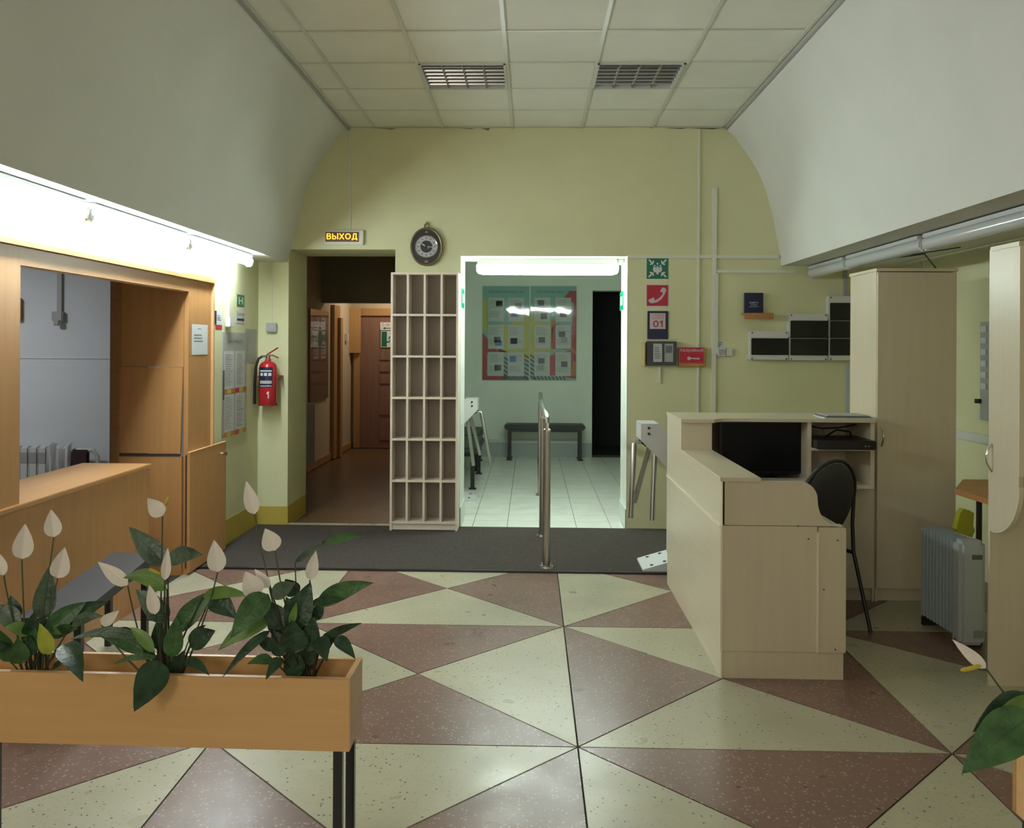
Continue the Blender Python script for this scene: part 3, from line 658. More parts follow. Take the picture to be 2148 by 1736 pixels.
# radiator, clothes, conduit, box on the cloakroom wall
z1 = onY(100, 936, W-.1).z
xr0, xr1 = -5.0, onY(100, 950, W-.1).x
t = thing('cloakroom_radiator', 'white sectional radiator on the cloakroom wall behind the counter', 'radiator', (-4.5, W-.06, .1))
k = 0; x = xr1
while x > xr0:
    b = MB(); b.box(x-.076, x, W-.12, W-.03, .12, z1, .012); b.build('section', 'white', t)
    b = MB(); b.box(x-.066, x-.01, W-.124, W-.118, z1-.14, z1-.05); b.build('vent_slot', 'greyp', t); x -= .08
b = MB()
X0, X1 = onY(98, 950, W-.15).x, onY(150, 950, W-.15).x
rows = [(0, z1+.02), (.03, z1), (.035, z1-.1), (.04, z1-.2), (.02, z1-.3)]
n = 12; vs = []
for (d, z) in rows:
    for k in range(n):
        u = k/(n-1); vs.append((X0+(X1-X0)*u, W-.13-d-.018*math.sin(u*19+z*6), z+.02*math.sin(u*8)-(.12*(1-abs(u-.3)) if z < z1-.25 else 0)))
b.add(vs, [(a*n+k, a*n+k+1, (a+1)*n+k+1, (a+1)*n+k) for a in range(4) for k in range(n-1)], True)
single(b, 'white_cloth', 'cloth', 'crumpled white cloth draped over the cloakroom radiator', 'cloth')
X0, X1 = onY(148, 950, W-.15).x, onY(187, 950, W-.15).x
b = MB(); b.box(X0, X1, W-.17, W-.13, z1-.3, z1-.02, .015); single(b, 'brown_cloth', 'clothd', 'dark brown cloth hanging beside the white cloth in the cloakroom', 'cloth')
b = MB(); b.tube([(X0, W-.10, z1-.03), (X1+.01, W-.10, z1-.03), (X1+.05, W-.10, z1-.08), (X1+.05, W-.10, .1)], .018, 8); single(b, 'heating_pipe', 'white', 'white bent heating pipe at the end of the cloakroom radiator', 'pipe')
c = onY(127, 664, W)
single(MB().box(c.x-.02, c.x+.02, W-.025, W, c.z, 2.35), 'cable_duct', 'greyp', 'short grey cable duct above the socket on the cloakroom wall', 'cable duct')
t = thing('wall_socket', 'small grey socket box with plug on the cloakroom wall', 'socket', c+Vector((0, 0, -.05)))
MB().box(c.x-.055, c.x+.04, W-.05, W, c.z-.04, c.z+.045, .006).build('box', 'greyp', t); MB().box(c.x-.03, c.x+.02, W-.07, W-.04, c.z-.08, c.z-.035, .006).build('plug', 'greyp', t)
c = onY(40, 647, W)
b = MB(); b.box(c.x-.1, c.x+.03, W-.06, W, c.z-.10, c.z+.09, .004); single(b, 'wooden_wall_box', 'edge_b', 'small wooden box on the cloakroom wall at the left edge', 'box')

# ------------------------------------------------------------------ fluorescent battens, left (lit) and right (unlit)
def batten(x, y0, y1, z, lit, lab, grp):
    t = thing('tube_light', lab, 'light fitting', (x, (y0+y1)/2, z+.03), grp)
    b = MB(); b.box(x-.045, x+.035, y0+.03, y1-.03, z+.015, z+.038, .004); b.build('base', 'white' if lit else 'metalg', t)
    b = MB(); r = .033 if lit else .042
    b.tube([(x, y0+.02, z-.016), (x, y1-.02, z-.016)], r, 14); b.build('tube', 'tube' if lit else 'tubeoff', t)
    for y in (y0+.024, y1-.024):
        b = MB(); b.box(x-.030, x+.030, y-.020, y+.020, z-.060, z+.015, .010); b.build('end_cap', 'white', t)
if 1:
    ys = [7.04, 5.72, 4.41, 3.10, 1.79]
    labs = ['glowing tube light under the left vault, nearest the back wall', 'glowing tube light under the left vault, second from the back wall', 'glowing tube light at the upper left edge above the hatch', 'glowing tube light under the left vault beside the camera']
    for k in range(3): batten(-2.24, ys[k+1]+.004, ys[k]-.004, 2.250, True, labs[k], 'lit tube lights under the left vault')
    ys = [7.62, 6.70, 5.42, 4.14, 2.86]
    ys = [7.68, 6.78, 5.47, 4.16, 2.85]
    labs = ['unlit grey tube light under the right vault, nearest the back wall', 'unlit grey tube light under the right vault above the tall cabinet', 'unlit grey tube light at the upper right edge', '']
    for k in range(3): batten(2.40, ys[k+1]+.004, ys[k]-.004, 2.225, False, labs[k], 'unlit tube lights under the right vault')

# cable on the right soffit
b = MB(); z = 2.262
b.tube([(2.47, 7.3, z), (2.58, 6.9, z-.02), (2.72, 6.4, z-.03), (2.66, 6.1, z-.05), (2.60, 5.8, z-.17)], .005, 6)
b.tube([(2.75, 6.6, z-.01), (2.68, 6.35, z-.03), (2.9, 6.1, z-.004)], .004, 6)
single(b, 'loose_cable', 'blackm', 'thin dark cable hanging under the right soffit above the tall cabinet', 'cable')
# ------------------------------------------------------------------ things on the back wall
def duct(a, c, wd, lab, name='cable_duct', m_='white', d=.022):
    pa, pb = onY(*a, W), onY(*c, W)
    b = MB()
    if abs(pa.x-pb.x) < abs(pa.z-pb.z): x = (pa.x+pb.x)/2; b.box(x-wd/2, x+wd/2, W-d, W, min(pa.z, pb.z), max(pa.z, pb.z), .002)
    else: z = (pa.z+pb.z)/2; b.box(pa.x, pb.x, W-d*.9, W, z-wd/2, z+wd/2, .002)
    return single(b, name, m_, lab, 'cable duct', 'cable ducts on the yellow back wall')
M['ductp'] = mat('duct_painted', (.68, .69, .57), .6)
duct((1465, 272), (1463, 868), .022, 'thin vertical duct from the ceiling down past the red key box', m_='ductp')
duct((1497, 395), (1497, 868), .04, 'wider vertical duct right of the red key box', m_='ductp')
duct((1316, 537), (1634, 540), .03, 'horizontal duct running above the green sign to the right vault', m_='ductp')
duct((1503, 569), (1668, 570), .025, 'lower short horizontal duct above the blue book', m_='ductp')
duct((1503, 573), (1503, 742), .02, 'narrow duct leading down to the pair of switches', m_='ductp')
duct((735, 275), (735, 484), .012, 'hair-thin duct from the ceiling down to the exit sign', m_='ductp', d=.01)
duct((1772, 568), (1772, 622), .03, 'pale duct above the topmost breaker panel', m_='greyp')
duct((1780, 765), (1778, 866), .045, 'pale blue-grey duct beside the tall cabinet below the breaker panels', m_='heater')
duct((1383, 770), (1383, 803), .02, 'stub of duct under the framed box', m_='ductp')

# exit sign
a, c = onY(685, 487.5, W), onY(754, 508, W)
t = thing('exit_sign', 'amber lit Russian exit sign above the corridor doorway', 'sign', ((a.x+c.x)/2, W, c.z))
b = MB(); b.box(a.x-.01, c.x+.04, W-.035, W, c.z-.025, a.z+.015, .005); b.build('housing', 'brass' if 0 else 'ductp', t)
b = MB(); b.box(a.x, c.x, W-.042, W-.03, c.z, a.z); b.build('panel', 'ledb', t)
text('ВЫХОД', 'lettering', t, ((a.x+c.x)/2, W-.042, (a.z+c.z)/2), XA, ZA, (c.x-a.x)*.93, (a.z-c.z)*.72, 'led', bold=.03)

# clock
c = onY(895.5, 518, W); RX, RZ = .132, .158
t = thing('wall_clock', 'dark oval wall clock with pale dial between the doorways', 'clock', (c.x, W, c.z-RZ))
def ring(rx, rz, y0, y1, nm, m_, p=None, dz=0, n=40):
    b = MB(); pts = [(c.x+rx*math.cos(2*math.pi*k/n), c.z+dz+rz*math.sin(2*math.pi*k/n)) for k in range(n)]; b.prism(pts, 'y', y0, y1); return b.build(nm, m_, p or t)
ring(RX, RZ, W-.03, W, 'case', 'black')
b = MB(); b.tube([(c.x+RX*math.cos(2*math.pi*k/48), W-.03, c.z+RZ*math.sin(2*math.pi*k/48)) for k in range(48)], .010, 8, True); b.build('rim', 'bronze', t)
dl = ring(.093, .093, W-.036, W-.028, 'dial', 'dial')
b = MB(); b.tube([(c.x+.095*math.cos(2*math.pi*k/48), W-.036, c.z+.095*math.sin(2*math.pi*k/48)) for k in range(48)], .006, 8, True); b.build('bezel', 'chrome', t)
ring(.052, .052, W-.038, W-.035, 'dial_centre', 'black')
b = MB()
for k in range(12):
    a = k*math.pi/6; o = Vector((c.x+.073*math.cos(a), W-.037, c.z+.073*math.sin(a)))
    b.plate(o, Vector((math.cos(a), 0, math.sin(a))), Vector((-math.sin(a), 0, math.cos(a))), [(-.008, -.003), (.008, -.003), (.008, .003), (-.008, .003)], .001)
b.build('hour_marks', 'inkd', t)
def hand(a, l, w_):
    b = MB(); u = Vector((math.cos(a), 0, math.sin(a))); v = Vector((-u.z, 0, u.x)); o = Vector((c.x, W-.040, c.z))
    b.plate(o, u, v, [(-.02, -w_/2), (l*.6, -w_), (l, 0), (l*.6, w_), (-.02, w_/2)], .0012); b.build('hand', 'steel', t)
hand(math.radians(150), .055, .006); hand(math.radians(-5), .072, .003); hand(math.radians(-35), .03, .005)
b = MB(); b.tube([(c.x+.020*math.cos(2*math.pi*k/16), W-.015, c.z+RZ+.022+.02*math.sin(2*math.pi*k/16)) for k in range(16)], .006, 6, True); b.prism([(c.x-.018, c.z+RZ+.035), (c.x+.018, c.z+RZ+.035), (c.x, c.z+RZ+.062)], 'y', W-.022, W-.008); b.build('hanging_ring', 'bronze', t)
b = MB(); b.prism([(c.x-.02, c.z-RZ+.02), (c.x+.02, c.z-RZ+.02), (c.x+.01, c.z-RZ+.04), (c.x-.01, c.z-RZ+.04)], 'y', W-.036, W-.029); b.prism([(c.x-.015, c.z+RZ-.04), (c.x+.015, c.z+RZ-.04), (c.x, c.z+RZ-.015)], 'y', W-.036, W-.029); b.build('ornament', 'bronze', t)

# signs right of the opening
def rect2(a, c): return ((a.x+c.x)/2, (a.z+c.z)/2, abs(c.x-a.x), abs(a.z-c.z))
a, c = onY(1356, 540, W), onY(1402, 585.5, W); x, z, ww, hh = rect2(a, c)
t = thing('assembly_point_sign', 'green assembly-point sign with arrows and white figures', 'sign', (x, W, z-hh/2))
b = MB(); b.box(x-ww/2, x+ww/2, W-.003, W, z-hh/2-.004, z+hh/2); b.build('plate', ['greenl'], t)
b = MB(); b.box(x-ww*.49, x+ww*.49, W-.004, W-.002, z-hh*.485, z+hh/2); b.build('green_field', 'green', t)
b = MB(); o = Vector((x, W-.0042, z))
for k in range(4):
    ar = [(.60, -.05), (.60, .05), (.36, .05), (.36, .13), (.30, .13)]
    p = [(.56, -.035), (.56, .035), (.36, .035), (.40, .12), (.33, .12), (.27, .0), (.33, -.12), (.40, -.12), (.36, -.035)]
    b.plate(o, XA, ZA, [(q[0]*ww, q[1]*ww) for q in rot_poly(p, math.pi/4+k*math.pi/2)], .0006)
def man(cx, cz, s_):
    b.plate(o, XA, ZA, [((cx+.045*s_*math.cos(q*math.pi/5))*ww, (cz+.10+.045*s_*math.sin(q*math.pi/5))*ww) for q in range(10)], .0006)
    b.plate(o, XA, ZA, [((cx+u*s_)*ww, (cz+v*s_)*ww) for u, v in ((-.08, -.14), (-.08, .02), (-.05, .05), (.05, .05), (.08, .02), (.08, -.14), (.05, -.14), (.045, -.22), (-.045, -.22), (-.05, -.14))], .0006)
man(-.13, .02, .9); man(.13, .02, .9); man(0, -.04, 1.05)
b.plate(o, XA, ZA, [((.045*math.cos(q*math.pi/5))*ww, (.21+.045*math.sin(q*math.pi/5))*ww) for q in range(10)], .0006)
b.build('pictogram', 'signwhite', t)
a, c = onY(1356, 597, W), onY(1402, 642, W); x, z, ww, hh = rect2(a, c)
t = thing('fire_phone_sign', 'red fire telephone sign with white handset', 'sign', (x, W, z-hh/2))
b = MB(); b.box(x-ww/2, x+ww/2, W-.003, W, z-hh/2-.004, z+hh/2+.002); b.build('plate', 'pink', t)
b = MB(); b.box(x-ww*.48, x+ww*.48, W-.004, W-.002, z-hh*.48, z+hh*.48); b.build('red_field', 'redsign', t)
b = MB(); o = Vector((x, W-.0042, z))
out = [(-.42, -.20), (-.40, -.26), (-.34, -.34), (-.22, -.36), (0, -.30), (.18, -.17), (.30, .0), (.38, .18), (.41, .26), (.34, .34), (.26, .37), (.20, .34), (.12, .19), (.16, .14), (.24, .16), (.22, .04), (.10, -.10), (-.06, -.20), (-.15, -.22), (-.14, -.12), (-.18, -.09)]
b.plate(o, XA, ZA, [(u*ww, v*ww) for u, v in out], .0006); b.build('handset', 'pink', t)
a, c = onY(1358, 652, W), onY(1401, 711, W); x, z, ww, hh = rect2(a, c)
t = thing('fire_call_board', 'navy board with white 01 fire call card', 'sign', (x, W, z-hh/2))
b = MB(); b.box(x-ww/2, x+ww/2, W-.012, W, z-hh/2, z+hh/2, .002); b.build('board', 'navy', t)
cz = z+hh*.14; sheet(t, (x-.002, W-.0135, cz), XA, ZA, ww*.76, hh*.56, 'pink', name='card')
text('О ПОЖАРЕ', 'lettering', t, (x, W-.0145, cz+hh*.20), XA, ZA, ww*.62, hh*.05, 'inkr'); text('ЗВОНИТЬ', 'lettering', t, (x, W-.0145, cz+hh*.11), XA, ZA, ww*.54, hh*.05, 'inkr'); text('01', 'lettering', t, (x, W-.0145, cz-hh*.10), XA, ZA, ww*.46, hh*.24, 'inkr', bold=.03)
# glazed box
a, c = onY(1350, 713, W), onY(1417, 766, W); x, z, ww, hh = rect2(a, c)
t = thing('glazed_display_box', 'dark glazed display box holding two open pages under the navy board', 'display box', (x, W, z-hh/2))
b = MB(); b.box(x-ww/2+.02, x+ww/2, W-.06, W-.001, z-hh/2, z+hh/2-.01, .004); b.build('box', 'black', t)
sheet(t, (x-.025, W-.064, z+.0), XA, ZA, ww*.27, hh*.72); sheet(t, (x+.07*1, W-.064, z), XA, ZA, ww*.27, hh*.72, 'paperg')
printed_lines(t, (x-.025, W-.065, z), XA, ZA, ww*.2, hh*.5, 6); sheet(t, (x+.07, W-.066, z+.03), XA, ZA, ww*.2, hh*.28, 'ink', name='picture')
b = MB(); b.box(x-ww/2+.02, x+ww/2, W-.073, W-.070, z-hh/2, z+hh/2+.01); b.build('glass_cover', 'glass', t)
b = MB(); b.box(x-ww/2-.012, x-ww/2+.006, W-.06, W, z-hh/2-.01, z+hh/2-.02, .002); b.build('brass_strip', 'brass', t)
a, c = onY(1422, 728, W), onY(1478, 768, W); x, z, ww, hh = rect2(a, c)
t = thing('emergency_key_box', 'red emergency key box in a wooden frame', 'key box', (x, W, z-hh/2))
b = MB(); b.box(x-ww/2, x+ww/2, W-.05, W-.001, z-hh/2-.002, z+hh/2, .003); b.build('frame', 'pine', t)
b = MB(); b.box(x-ww/2+.005, x+ww/2-.02, W-.055, W-.045, z-hh/2+.03, z+hh/2-.003); b.build('front_plate', 'redsign', t)
text('Аварийный', 'lettering', t, (x-.008, W-.055, z+hh*.33), XA, ZA, ww*.86, hh*.22, 'pink', bold=.015)
b = MB(); o = Vector((x-.01, W-.0562, z-hh*.08)); k_ = ww
pts = [(-.08+.07*math.cos(q*math.pi/6), .07*math.sin(q*math.pi/6)) for q in range(1, 12)]
b.plate(o, XA, ZA, [(u*k_, v*k_) for u, v in pts+[(-.02, -.02), (.10, -.02), (.12, -.045), (.16, -.02), (.19, -.045), (.22, -.02), (.26, -.045), (.29, -.045), (.32, 0), (.29, .022), (-.02, .022)]], .0006); b.build('key_symbol', 'pink', t)
# switches with note
a, c = onY(1503, 729, W), onY(1521, 747, W)
t = thing('light_switch', 'grey-white switch below the small paper note', 'switch', ((a.x+c.x)/2, W, c.z), 'pair of switches beside the key box')
MB().box(a.x, c.x, W-.03, W, c.z, a.z, .004).build('body', 'white', t)
MB().box(a.x+.015, c.x-.012, W-.036, W-.028, c.z+.012, a.z-.012, .002).build('rocker', 'greyp', t)
a, c = onY(1522, 731, W), onY(1536, 746, W)
t = thing('light_switch', 'smaller white switch at the right of the pair', 'switch', ((a.x+c.x)/2, W, c.z), 'pair of switches beside the key box')
MB().box(a.x, c.x, W-.03, W, c.z, a.z, .004).build('body', 'white', t); MB().box(a.x+.01, c.x-.01, W-.036, W-.028, c.z+.012, a.z-.012, .002).build('rocker', 'white', t)
c = onY(1509, 722, W); t = thing('paper_note', 'small paper note taped above the switches', 'note', c); sheet(t, c, XA, ZA, .07, .06, 'paper'); printed_lines(t, c, XA, ZA, .055, .045, 3)
# small shelf with the book
a, c = onY(1553, 656, W), onY(1615, 670, W)
t = thing('wall_shelf', 'small orange wooden wall shelf under the blue book', 'shelf', ((a.x+c.x)/2, W, c.z))
MB().box(a.x, c.x, W-.11, W-.001, a.z-.018, a.z-.008, .002).build('board', 'pine', t); MB().box(a.x+.01, c.x, W-.115, W-.105, c.z, a.z-.004, .002).build('front_lip', 'pine', t)
a2, c2 = onY(1561, 614, W-.04), onY(1600, 656, W-.04)
t = thing('book', 'navy book standing on the small wall shelf', 'book', ((a2.x+c2.x)/2, W-.04, a.z-.008))
zb = a.z-.008
MB().box(a2.x, c2.x, W-.055, W-.05, zb, a2.z, .001).build('cover', 'navy', t); MB().box(a2.x+.003, c2.x-.004, W-.05, W-.035, zb+.003, a2.z-.004).build('pages', 'paper', t); MB().box(a2.x, c2.x, W-.035, W-.030, zb, a2.z, .001).build('cover', 'navy', t)
xm_ = (a2.x+c2.x)/2; zm_ = (zb+a2.z)/2
text('КНИГА', 'lettering', t, (xm_, W-.055, zm_+.005), XA, ZA, .07, .014, 'signwhite', bold=.015); text('отзывов', 'lettering', t, (xm_, W-.055, zm_-.014), XA, ZA, .055, .009, 'signwhite'); text('и предложений', 'lettering', t, (xm_, W-.055, zm_-.030), XA, ZA, .085, .009, 'signwhite')

# breaker panels
def breaker(px0, px1, ptop, pw0, pw1, pbot, lab, white_bottom=True):
    a = onY(px0, ptop, W-.08); c = onY(px1, pbot, W-.08); w0 = onY(px0, pw0, W-.08).z; w1 = onY(px0, pw1, W-.08).z
    t = thing('breaker_panel', lab, 'electrical panel', ((a.x+c.x)/2, W, c.z), 'stepped breaker panels')
    MB().box(a.x+.001, c.x-.001, W-.08, W-.001, c.z+.001, a.z-.001, .004).build('housing', 'white', t)
    MB().box(a.x+.012, c.x-.002, W-.092, W-.075, w1, w0, .004).build('smoked_window', 'smoke', t)
    for xx in (a.x+.02, c.x-.02):
        for zz in ((a.z-.015,) if not white_bottom else (a.z-.015, c.z+.012)):
            MB().tube([(xx, W-.079, zz), (xx, W-.083, zz)], .006, 8).build('screw', 'blackm', t)
    return t
breaker(1573, 1654, 694, 709, 744, 755, 'leftmost stepped breaker panel with a smoked window')
t = breaker(1655, 1737, 657, 672, 708, 708, 'middle upper breaker panel with a pale top strip', False)
t = breaker(1655, 1737, 709, 710, 745, 756, 'middle lower breaker panel, all smoked window over a pale strip')
t = breaker(1738, 1815, 620, 635, 671, 671, 'topmost breaker panel partly behind the tall cabinet', False)
t = breaker(1738, 1815, 672, 673, 708, 708, 'right breaker panel in the middle row partly behind the tall cabinet', False)
t = breaker(1738, 1815, 709, 710, 745, 756, 'right breaker panel in the bottom row partly behind the tall cabinet')

# ------------------------------------------------------------------ left wall notices, extinguisher
def lw(px, py): return onX(px, py, XL)
def lwrect(px0, py0, px1, py1):
    a, c = lw(px0, (py0+py1)/2), lw(px1, (py0+py1)/2); xm = (px0+px1)/2; zt_, zb_ = lw(xm, py0).z, lw(xm, py1).z
    return Vector((XL+.001, (a.y+c.y)/2, (zt_+zb_)/2)), abs(c.y-a.y), abs(zt_-zb_)
c, w_, h_ = lwrect(465, 697, 515, 912)
t = thing('information_stand', 'tall notice board with four grey pages and a coloured border left of the extinguisher', 'notice board', c-ZA*h_/2)
MB().box(XL, XL+.006, c.y-w_/2, c.y+w_/2, c.z-h_/2, c.z+h_/2, .002).build('backing', 'paperg', t)
for u, v, m_ in ((-.25, .14, 'paper'), (.22, .14, 'paper'), (-.25, -.27, 'paper'), (.22, -.27, 'paper')):
    sheet(t, c+XA*.0065+YA*u*w_+ZA*v*h_, YA, ZA, w_*.40, h_*.36, m_, name='page'); printed_lines(t, c+XA*.0068+YA*u*w_+ZA*v*h_, YA, ZA, w_*.32, h_*.31, 14, 'greyp')
text('ИНФОРМАЦИЯ', 'heading', t, c+XA*.0065+ZA*h_*.41, YA, ZA, w_*.6, h_*.035, 'ink')
for k in range(6):
    for v in (-.065, -.475):
        sheet(t, c+XA*.0075+YA*w_*(-.42+.168*k)+ZA*v*h_, YA, ZA, w_*.165, h_*.045, ['pr_or', 'pr_yel', 'pr_or', 'pr_red', 'pr_yel', 'pr_or'][k], name='border_patch')
sheet(t, c+XA*.0078-YA*w_*.47-ZA*h_*.0, YA, ZA, w_*.06, h_*.28, 'pr_dk', name='border_patch'); sheet(t, c+XA*.0078-YA*w_*.47-ZA*h_*.32, YA, ZA, w_*.06, h_*.3, 'pr_pk', name='border_patch')
c, w_, h_ = lwrect(514, 690, 538, 760)
t = thing('evacuation_plan', 'faded grey plan sheet in the corner above the extinguisher', 'notice', c-ZA*h_/2)
sheet(t, c, YA, ZA, w_, h_, 'paperg'); printed_lines(t, c, YA, ZA, w_*.8, h_*.85, 8, 'greyp')
c, w_, h_ = lwrect(497, 618, 512, 643)
t = thing('evacuation_sign', 'small green direction sign on the left wall, topmost there', 'sign', c-ZA*h_/2); sheet(t, c, YA, ZA, w_, h_, 'green'); text('H', 'pictogram', t, c+XA*.001, YA, ZA, w_*.6, h_*.6, 'greenl', bold=.03)
c, w_, h_ = lwrect(495, 652, 513, 678)
t = thing('floor_arrow_sign', 'second-floor sign with right arrow on the left wall', 'sign', c-ZA*h_/2); sheet(t, c, YA, ZA, w_, h_, 'paper'); text('2-ой этаж', 'lettering', t, c+XA*.001+ZA*h_*.25, YA, ZA, w_*.85, h_*.25, 'ink')
b = MB(); b.plate(c+XA*.0015-ZA*h_*.2, YA, ZA, [(-w_*.42, -.008), (w_*.25, -.008), (w_*.25, -.02), (w_*.42, 0), (w_*.25, .02), (w_*.25, .008), (-w_*.42, .008)]); b.build('arrow', 'inkd', t)
c, w_, h_ = lwrect(449, 650, 466, 690)
t = thing('small_notice', 'small white card with a red strip beside the beech frame', 'notice', c-ZA*h_/2); sheet(t, c+ZA*h_*.1, YA, ZA, w_, h_*.75, 'paper'); sheet(t, c+ZA*h_*.1+XA*.001-YA*w_*.35, YA, ZA, w_*.22, h_*.7, 'navy', name='picture'); printed_lines(t, c+ZA*h_*.1+YA*w_*.1+XA*.001, YA, ZA, w_*.5, h_*.3, 3); sheet(t, c-ZA*h_*.4+YA*.01, YA, ZA, w_*.8, h_*.22, 'redsign', name='red_strip')
c = lw(476, 678)
t = thing('cable_drop', 'white conduit dropping from the lit tubes to a white switch on the left wall', 'cable duct', c)
MB().box(XL, XL+.02, c.y-.012, c.y+.012, c.z, ZS, .002).build('conduit', 'white', t); MB().box(XL, XL+.04, c.y-.05, c.y+.05, c.z-.03, c.z+.05, .006).build('switch_body', 'white', t)
single(MB().box(XL, XL+.03, 6.72, 6.82, 1.95, ZS, .002), 'white_conduit', 'white', 'short white conduit just right of the beech frame top', 'cable duct') if 0 else None
c = onY(571, 687, W)
t = thing('junction_box', 'grey junction box on the wall above the extinguisher', 'junction box', (c.x, W, c.z-.04))
MB().box(c.x-.046, c.x+.046, W-.04, W, c.z-.042, c.z+.042, .008).build('box', 'greyp', t); MB().box(c.x-.03, c.x+.03, W-.044, W-.038, c.z-.028, c.z+.028, .004).build('cover', 'greyp', t)
MB().box(c.x-.002, c.x+.002, W-.006, W, c.z+.042, ZS).build('cable', 'ductp', t)

# extinguisher
a = onY(562, 757, 7.58); c = onY(562, 847, 7.58); ex, ey, ez, et = a.x, 7.585, c.z, a.z
R_ = .076; H_ = et-ez
t = thing('fire_extinguisher', 'red fire extinguisher numbered 1 with black hose on the wall', 'fire extinguisher', (ex, ey, ez))
b = MB(); b.lathe([(0, 0), (R_*.9, 0), (R_, .012), (R_, H_-.06), (R_*.93, H_-.035), (R_*.7, H_-.012), (.028, H_), (.024, H_+.02), (0, H_+.02)], (ex, ey, ez), 28); b.build('cylinder', 'red', t)
b = MB(); b.lathe([(0, 0), (R_+.004, 0), (R_+.004, .02), (R_*.8, .024)], (ex, ey, ez-.012), 28); b.build('foot_ring', 'redd', t)
def cyl_patch(r, a0, a1, z0, z1, nm, m_):
    b = MB(); n = 8; vs = []
    for k in range(n+1):
        q = a0+(a1-a0)*k/n; vs += [(ex+r*math.sin(q), ey-r*math.cos(q), ez+z0), (ex+r*math.sin(q), ey-r*math.cos(q), ez+z1)]
    b.add(vs, [(2*k, 2*k+2, 2*k+3, 2*k+1) for k in range(n)]); return b.build(nm, m_, t)
cyl_patch(R_+.001, -.9, .8, H_*.40, H_*.86, 'label_band', 'navy')
cyl_patch(R_+.002, -.7, .7, H_*.76, H_*.79, 'label_stripe', 'signwhite'); cyl_patch(R_+.002, -.7, .7, H_*.42, H_*.435, 'label_stripe', 'signwhite')
for k in range(3): cyl_patch(R_+.002, -.65+.48*k, -.3+.48*k, H_*.66, H_*.73, 'label_pictogram', 'signwhite')
cyl_patch(R_+.002, -.7, .7, H_*.48, H_*.55, 'label_text', 'paperg')
text('1', 'number', t, (ex+.02, ey-R_-.001, ez+H_*.22), XA, ZA, .02, .06, 'signwhite', bold=.03)
b = MB(); b.lathe([(0, 0), (.018, 0), (.018, .035), (0, .035)], (ex, ey, ez+H_+.018), 12); b.box(ex-.05, ex+.02, ey-.012, ey+.012, ez+H_+.03, ez+H_+.05, .003); b.build('valve', 'steel', t)
b = MB(); b.tube([(ex-.01, ey, ez+H_+.055), (ex+.03, ey, ez+H_+.08), (ex+.085, ey, ez+H_+.115)], .006, 8); b.build('lever', 'redd', t)
b = MB(); b.tube([(ex-.01, ey, ez+H_+.05), (ex+.04, ey, ez+H_+.05), (ex+.09, ey, ez+H_+.028)], .006, 8); b.build('handle', 'redd', t)
b = MB(); b.tube([(ex-.05, ey, ez+H_+.04), (ex-.08, ey-.01, ez+H_+.02), (ex-.10, ey-.02, ez+H_-.05), (ex-.108, ey-.02, ez+H_-.2), (ex-.108, ey-.02, ez-.0)], .011, 10); b.build('hose', 'black', t)
b = MB(); b.box(ex-R_-.006, ex+R_+.025, ey-.02, W-.0, ez+H_*.60, ez+H_*.66, .003); b.build('bracket', 'redd', t)

# ------------------------------------------------------------------ pigeonhole rack
rx0, rx1 = -1.185, -.612; ry0, ry1 = 7.50, W-.004; rz = 2.19
t = thing('pigeonhole_rack', 'tall pale rack of twenty-four pigeonholes between the doorways', 'rack', ((rx0+rx1)/2, 7.6, .009))
T_ = .018
MB().box(rx0, rx0+T_, ry0, ry1, .009, rz).build('side_panel', 'rack', t); MB().box(rx1-T_, rx1, ry0, ry1, .009, rz).build('side_panel', 'rack', t)
MB().box(rx0+T_, rx1-T_, ry1-.006, ry1, .02, rz).build('back_panel', 'rackin', t)
z0 = .075; st = (rz-.008-z0)/6
for k in range(7):
    z = z0+st*k; MB().box(rx0+T_, rx1-T_, ry0+.001, ry1-.006, z-T_/2, z+T_/2).build('shelf_board', 'rack', t)
for k in range(1, 4):
    x = rx0+(rx1-rx0)*k/4
    for q in range(6): MB().box(x-T_/2, x+T_/2, ry0+.003, ry1-.006, z0+st*q+T_/2, z0+st*(q+1)-T_/2).build('divider', 'rack', t)
MB().box(rx0+T_, rx1-T_, ry0+.012, ry0+.027, .015, z0-T_/2).build('plinth', 'rack', t)

